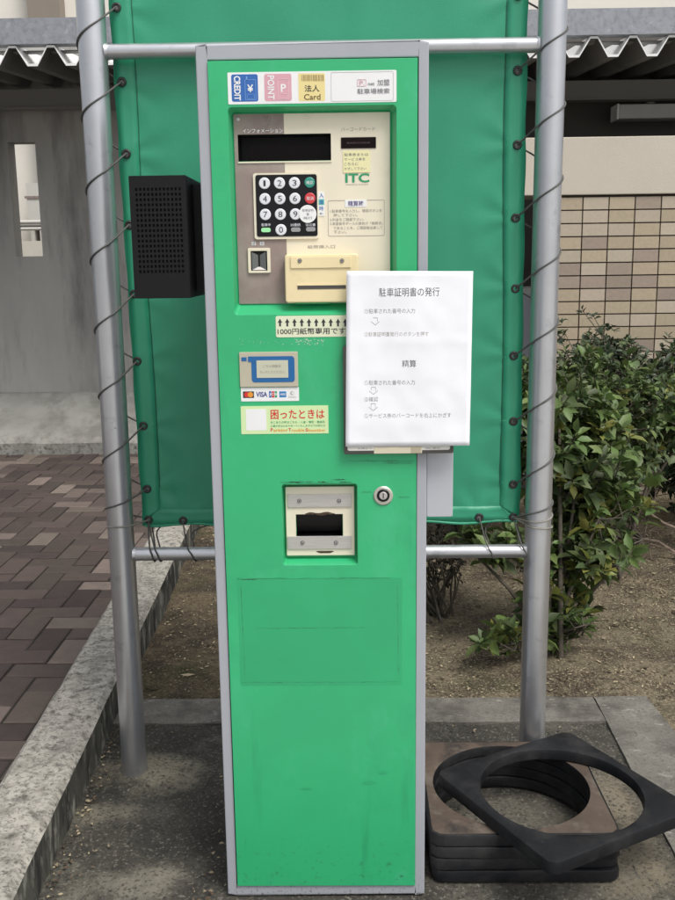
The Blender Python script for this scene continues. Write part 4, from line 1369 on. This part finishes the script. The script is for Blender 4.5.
r4 = r0.copy(); COL.objects.link(r4); r4.location = (cx + .004, cy - .003, .0503); r4.rotation_euler = (0, 0, rad(-1.2))
r4['label'] = 'black square rubber frame directly under the brown dusty one'
r2 = rubber_frame(HR, True).build('rubber_frame', clean=True)
r2.location = (cx, cy, .0752); r2.rotation_euler = (0, 0, rad(.3))
tag(r2, 'square rubber frame with brown dusty top face below the turned one', 'rubber frame', G_)
r3 = r0.copy(); COL.objects.link(r3)
r3.location = (0.459, 0.146, .1003)
r3.scale = (1, 1, 1.08)
r3.rotation_euler = (rad(.3), rad(.4), rad(29.6))
r3['label'] = 'clean black rubber frame turned diagonally on top of the stack, overhanging it'
for r_ in (r0, r2):
    for pl in r_.data.polygons: pl.use_smooth = True
    try:
        r_.data.set_sharp_from_angle(angle=rad(40))
    except Exception:
        pass

# ------------------------------------------------------------------ shrubs
LEAF_T = np.array([(0, 0, 0), (-.42, .3, .10), (0, .3, 0), (.42, .3, .10), (-.40, .65, .07), (0, .65, -.03), (.40, .65, .07), (0, 1.0, -.14)])
LEAF_F = [(0, 2, 1), (0, 3, 2), (1, 2, 5, 4), (2, 3, 6, 5), (4, 5, 7), (5, 6, 7)]
def shrub(label, base, lobes, nt, leaf, width, mats, group, seed, stems=5, per=(5, 9), twig_m=BARK, stem_r=.009, up=.35):
    """lobes: (centre, radii, share) of the crown; every twig runs from a stem to a rosette of leaves"""
    rng = random.Random(seed)
    t = thing('shrub', label, 'shrub', base, group)
    base = Vector(base)
    lv = [MB() for _ in [0]][0]
    tw_ = MB()
    tot = sum(l[2] for l in lobes)
    forks = []
    for c, r, s in lobes:
        c = Vector(c)
        for _ in range(max(1, int(stems * s / tot + .5))):
            fk = c + Vector((rng.gauss(0, .35) * r[0], rng.gauss(0, .35) * r[1], rng.uniform(-.6, .1) * r[2]))
            b0 = base + Vector((rng.gauss(0, .03), rng.gauss(0, .03), -.03))
            mid = b0 + Vector(((fk.x - b0.x) * .38, (fk.y - b0.y) * .38, (fk.z - b0.z) * .56)) + Vector((rng.gauss(0, .02), rng.gauss(0, .02), 0))
            tw_.tube(smooth([b0, mid, fk], 2), [stem_r * (1 - .06 * i) for i in range(9)][:len(smooth([b0, mid, fk], 2))] + [stem_r * .4] * max(0, len(smooth([b0, mid, fk], 2)) - 9), twig_m, 6, False)
            forks.append(fk)
    for c, r, s in lobes:
        c = Vector(c)
        for _ in range(int(nt * s / tot)):
            d = Vector((rng.gauss(0, 1), rng.gauss(0, 1), rng.gauss(0, 1))).normalized()
            rad_ = rng.random() ** .45
            wob = .82 + .36 * mnoise.noise(d * 2.3 + Vector((seed, 0, 0)))
            tip = c + Vector((d.x * r[0], d.y * r[1], d.z * r[2])) * rad_ * wob
            if tip.z < .02: continue
            fk = min(forks, key=lambda q_: (q_ - tip).length)
            mid = fk.lerp(tip, .5) + Vector((rng.gauss(0, .02), rng.gauss(0, .02), -.02))
            if rng.random() < .6:
                tw_.tube([fk, mid, tip], [.003, .0022, .0014], twig_m, 4, False)
            axis = (tip - mid).normalized() + Vector((0, 0, up)) + d * .3
            axis.normalize()
            u_ = axis.orthogonal().normalized(); w_ = axis.cross(u_)
            a0 = rng.uniform(0, 6.28)
            mm = rng.choices(mats[0], mats[1])[0]
            nl = rng.randint(*per)
            for kq in range(nl):
                a = a0 + kq * 2.4 + rng.gauss(0, .2)
                sp_ = rng.uniform(.5, 1.35)
                ld = (axis * math.cos(sp_) + (u_ * math.cos(a) + w_ * math.sin(a)) * math.sin(sp_)).normalized()
                ld.z -= rng.uniform(0, .35); ld.normalize()
                L_ = leaf * rng.uniform(.45, 1.25); W_ = L_ * width * rng.uniform(.85, 1.15)
                nrm = (axis - ld * axis.dot(ld)); nrm += Vector((rng.gauss(0, .3), rng.gauss(0, .3), rng.gauss(0, .3) + .4)); nrm -= ld * nrm.dot(ld); nrm.normalize()
                sd_ = ld.cross(nrm)
                o = tip - axis * rng.uniform(0, leaf * .8) + ld * leaf * .1
                lv.add([o + sd_ * (x * W_) + ld * (y * L_) + nrm * (z * L_) for x, y, z in LEAF_T], LEAF_F, mm, True)
    lv.build('crown', t)
    tw_.build('stem', t)
    return t
SG = 'shrubs growing in the soil bed'
shrub('broad leaved bright green shrub right behind the right post', (0.60, 1.12, 0),
      [((.68, 1.25, .60), (.27, .24, .24), 5), ((.80, 1.28, .42), (.2, .2, .2), 2.6), ((.75, 1.16, .30), (.15, .13, .13), 1.3), ((.58, 1.35, .74), (.22, .22, .15), 1.8), ((.62, 1.1, .12), (.17, .12, .13), .9), ((.60, 1.15, .32), (.14, .14, .14), .7), ((.45, 1.15, .32), (.13, .11, .10), .55), ((.47, 1.0, .1), (.1, .08, .08), .25)],
      640, .054, .52, ([LEAFA, LEAFY, LEAFB], [6, .9, 2]), SG, 3, stems=10, stem_r=.010)
shrub('medium green shrub between the broad leaved one and the tiled wall', (1.0, 1.85, 0),
      [((.98, 1.85, .56), (.34, .3, .3), 4), ((.82, 1.8, .68), (.22, .2, .18), 1.5), ((1.3, 2.0, .6), (.25, .25, .26), 1.6)],
      760, .042, .52, ([LEAFB, LEAFA, LEAFY], [6, 3, .5]), SG, 5, stems=10)
shrub('dark small leaved shrub with a pointed tip against the tiled wall', (1.22, 2.5, 0),
      [((1.15, 2.45, .46), (.34, .26, .36), 4), ((1.13, 2.45, .72), (.2, .18, .17), 1.2), ((1.0, 2.4, .6), (.25, .25, .4), 1.6)],
      1100, .030, .52, ([LEAFC, LEAFB], [6, 1.5]), SG, 7, stems=12, stem_r=.007)
shrub('dark dense shrub at the right edge in front of the tiled wall', (1.75, 2.45, 0),
      [((1.68, 2.5, .55), (.38, .28, .34), 4), ((2.0, 2.5, .58), (.36, .28, .34), 2.4), ((1.45, 2.45, .66), (.24, .22, .2), 1.4), ((1.5, 2.6, .26), (.4, .22, .26), 1.8), ((1.95, 2.6, .28), (.36, .24, .26), 1.5)],
      1600, .036, .52, ([LEAFC, LEAFB], [4, 2]), SG, 9, stems=12)
shrub('lighter leaved shrub at the right edge in front of the dark dense one', (1.62, 2.0, 0),
      [((1.62, 2.0, .56), (.22, .2, .2), 3), ((1.85, 2.0, .5), (.24, .2, .24), 2)],
      380, .042, .5, ([LEAFB, LEAFA], [4, 2]), SG, 13, stems=8)
shrub('dark tangled nearly leafless low shrub behind the machine', (0.34, 1.45, 0),
      [((.33, 1.5, .2), (.15, .14, .16), 3), ((.16, 1.5, .22), (.2, .2, .18), 2)],
      330, .020, .6, ([LEAFD, LEAFC], [6, 1]), SG, 17, stems=26, per=(2, 5), stem_r=.005)
shrub('dark leafy shrub showing just under the bottom hem of the green sheet', (0.5, 2.35, 0),
      [((.5, 2.35, .32), (.34, .2, .26), 3)], 560, .036, .52, ([LEAFC, LEAFB], [5, 1]), SG, 19, stems=8)
# bare dry branch lying at the right edge
tb = MB()
rng = random.Random(31)
def br(p, d, L_, r, dep):
    pts = [p]
    for i in range(4):
        d = (d + Vector((rng.gauss(0, .25), rng.gauss(0, .25), rng.gauss(0, .2)))).normalized()
        pts.append(pts[-1] + d * L_ / 4)
    tb.tube(pts, [r, r * .9, r * .8, r * .65, r * .5], TWIG, 5)
    if dep:
        for i in (1, 2, 3, 4):
            for _ in range(1 if i < 4 else 2):
                br(pts[i], (d + Vector((rng.gauss(0, .8), rng.gauss(0, .6), rng.gauss(.1, .6)))).normalized(), L_ * rng.uniform(.4, .7), r * .55, dep - 1)
p0 = P(668, 505, 2.0)
br(Vector((p0.x + .05, 2.0, .12)), Vector((-.6, -.1, .45)), .3, .006, 2)
br(Vector((p0.x + .12, 2.02, -.02)), Vector((-.25, -.2, .9)), .32, .007, 2)
tag(tb.build('dry_branch'), 'bare pale dry branch sticking out of the soil at the right edge', 'branch')

bpy.data.objects.remove(_to)
bpy.data.curves.remove(_tc)
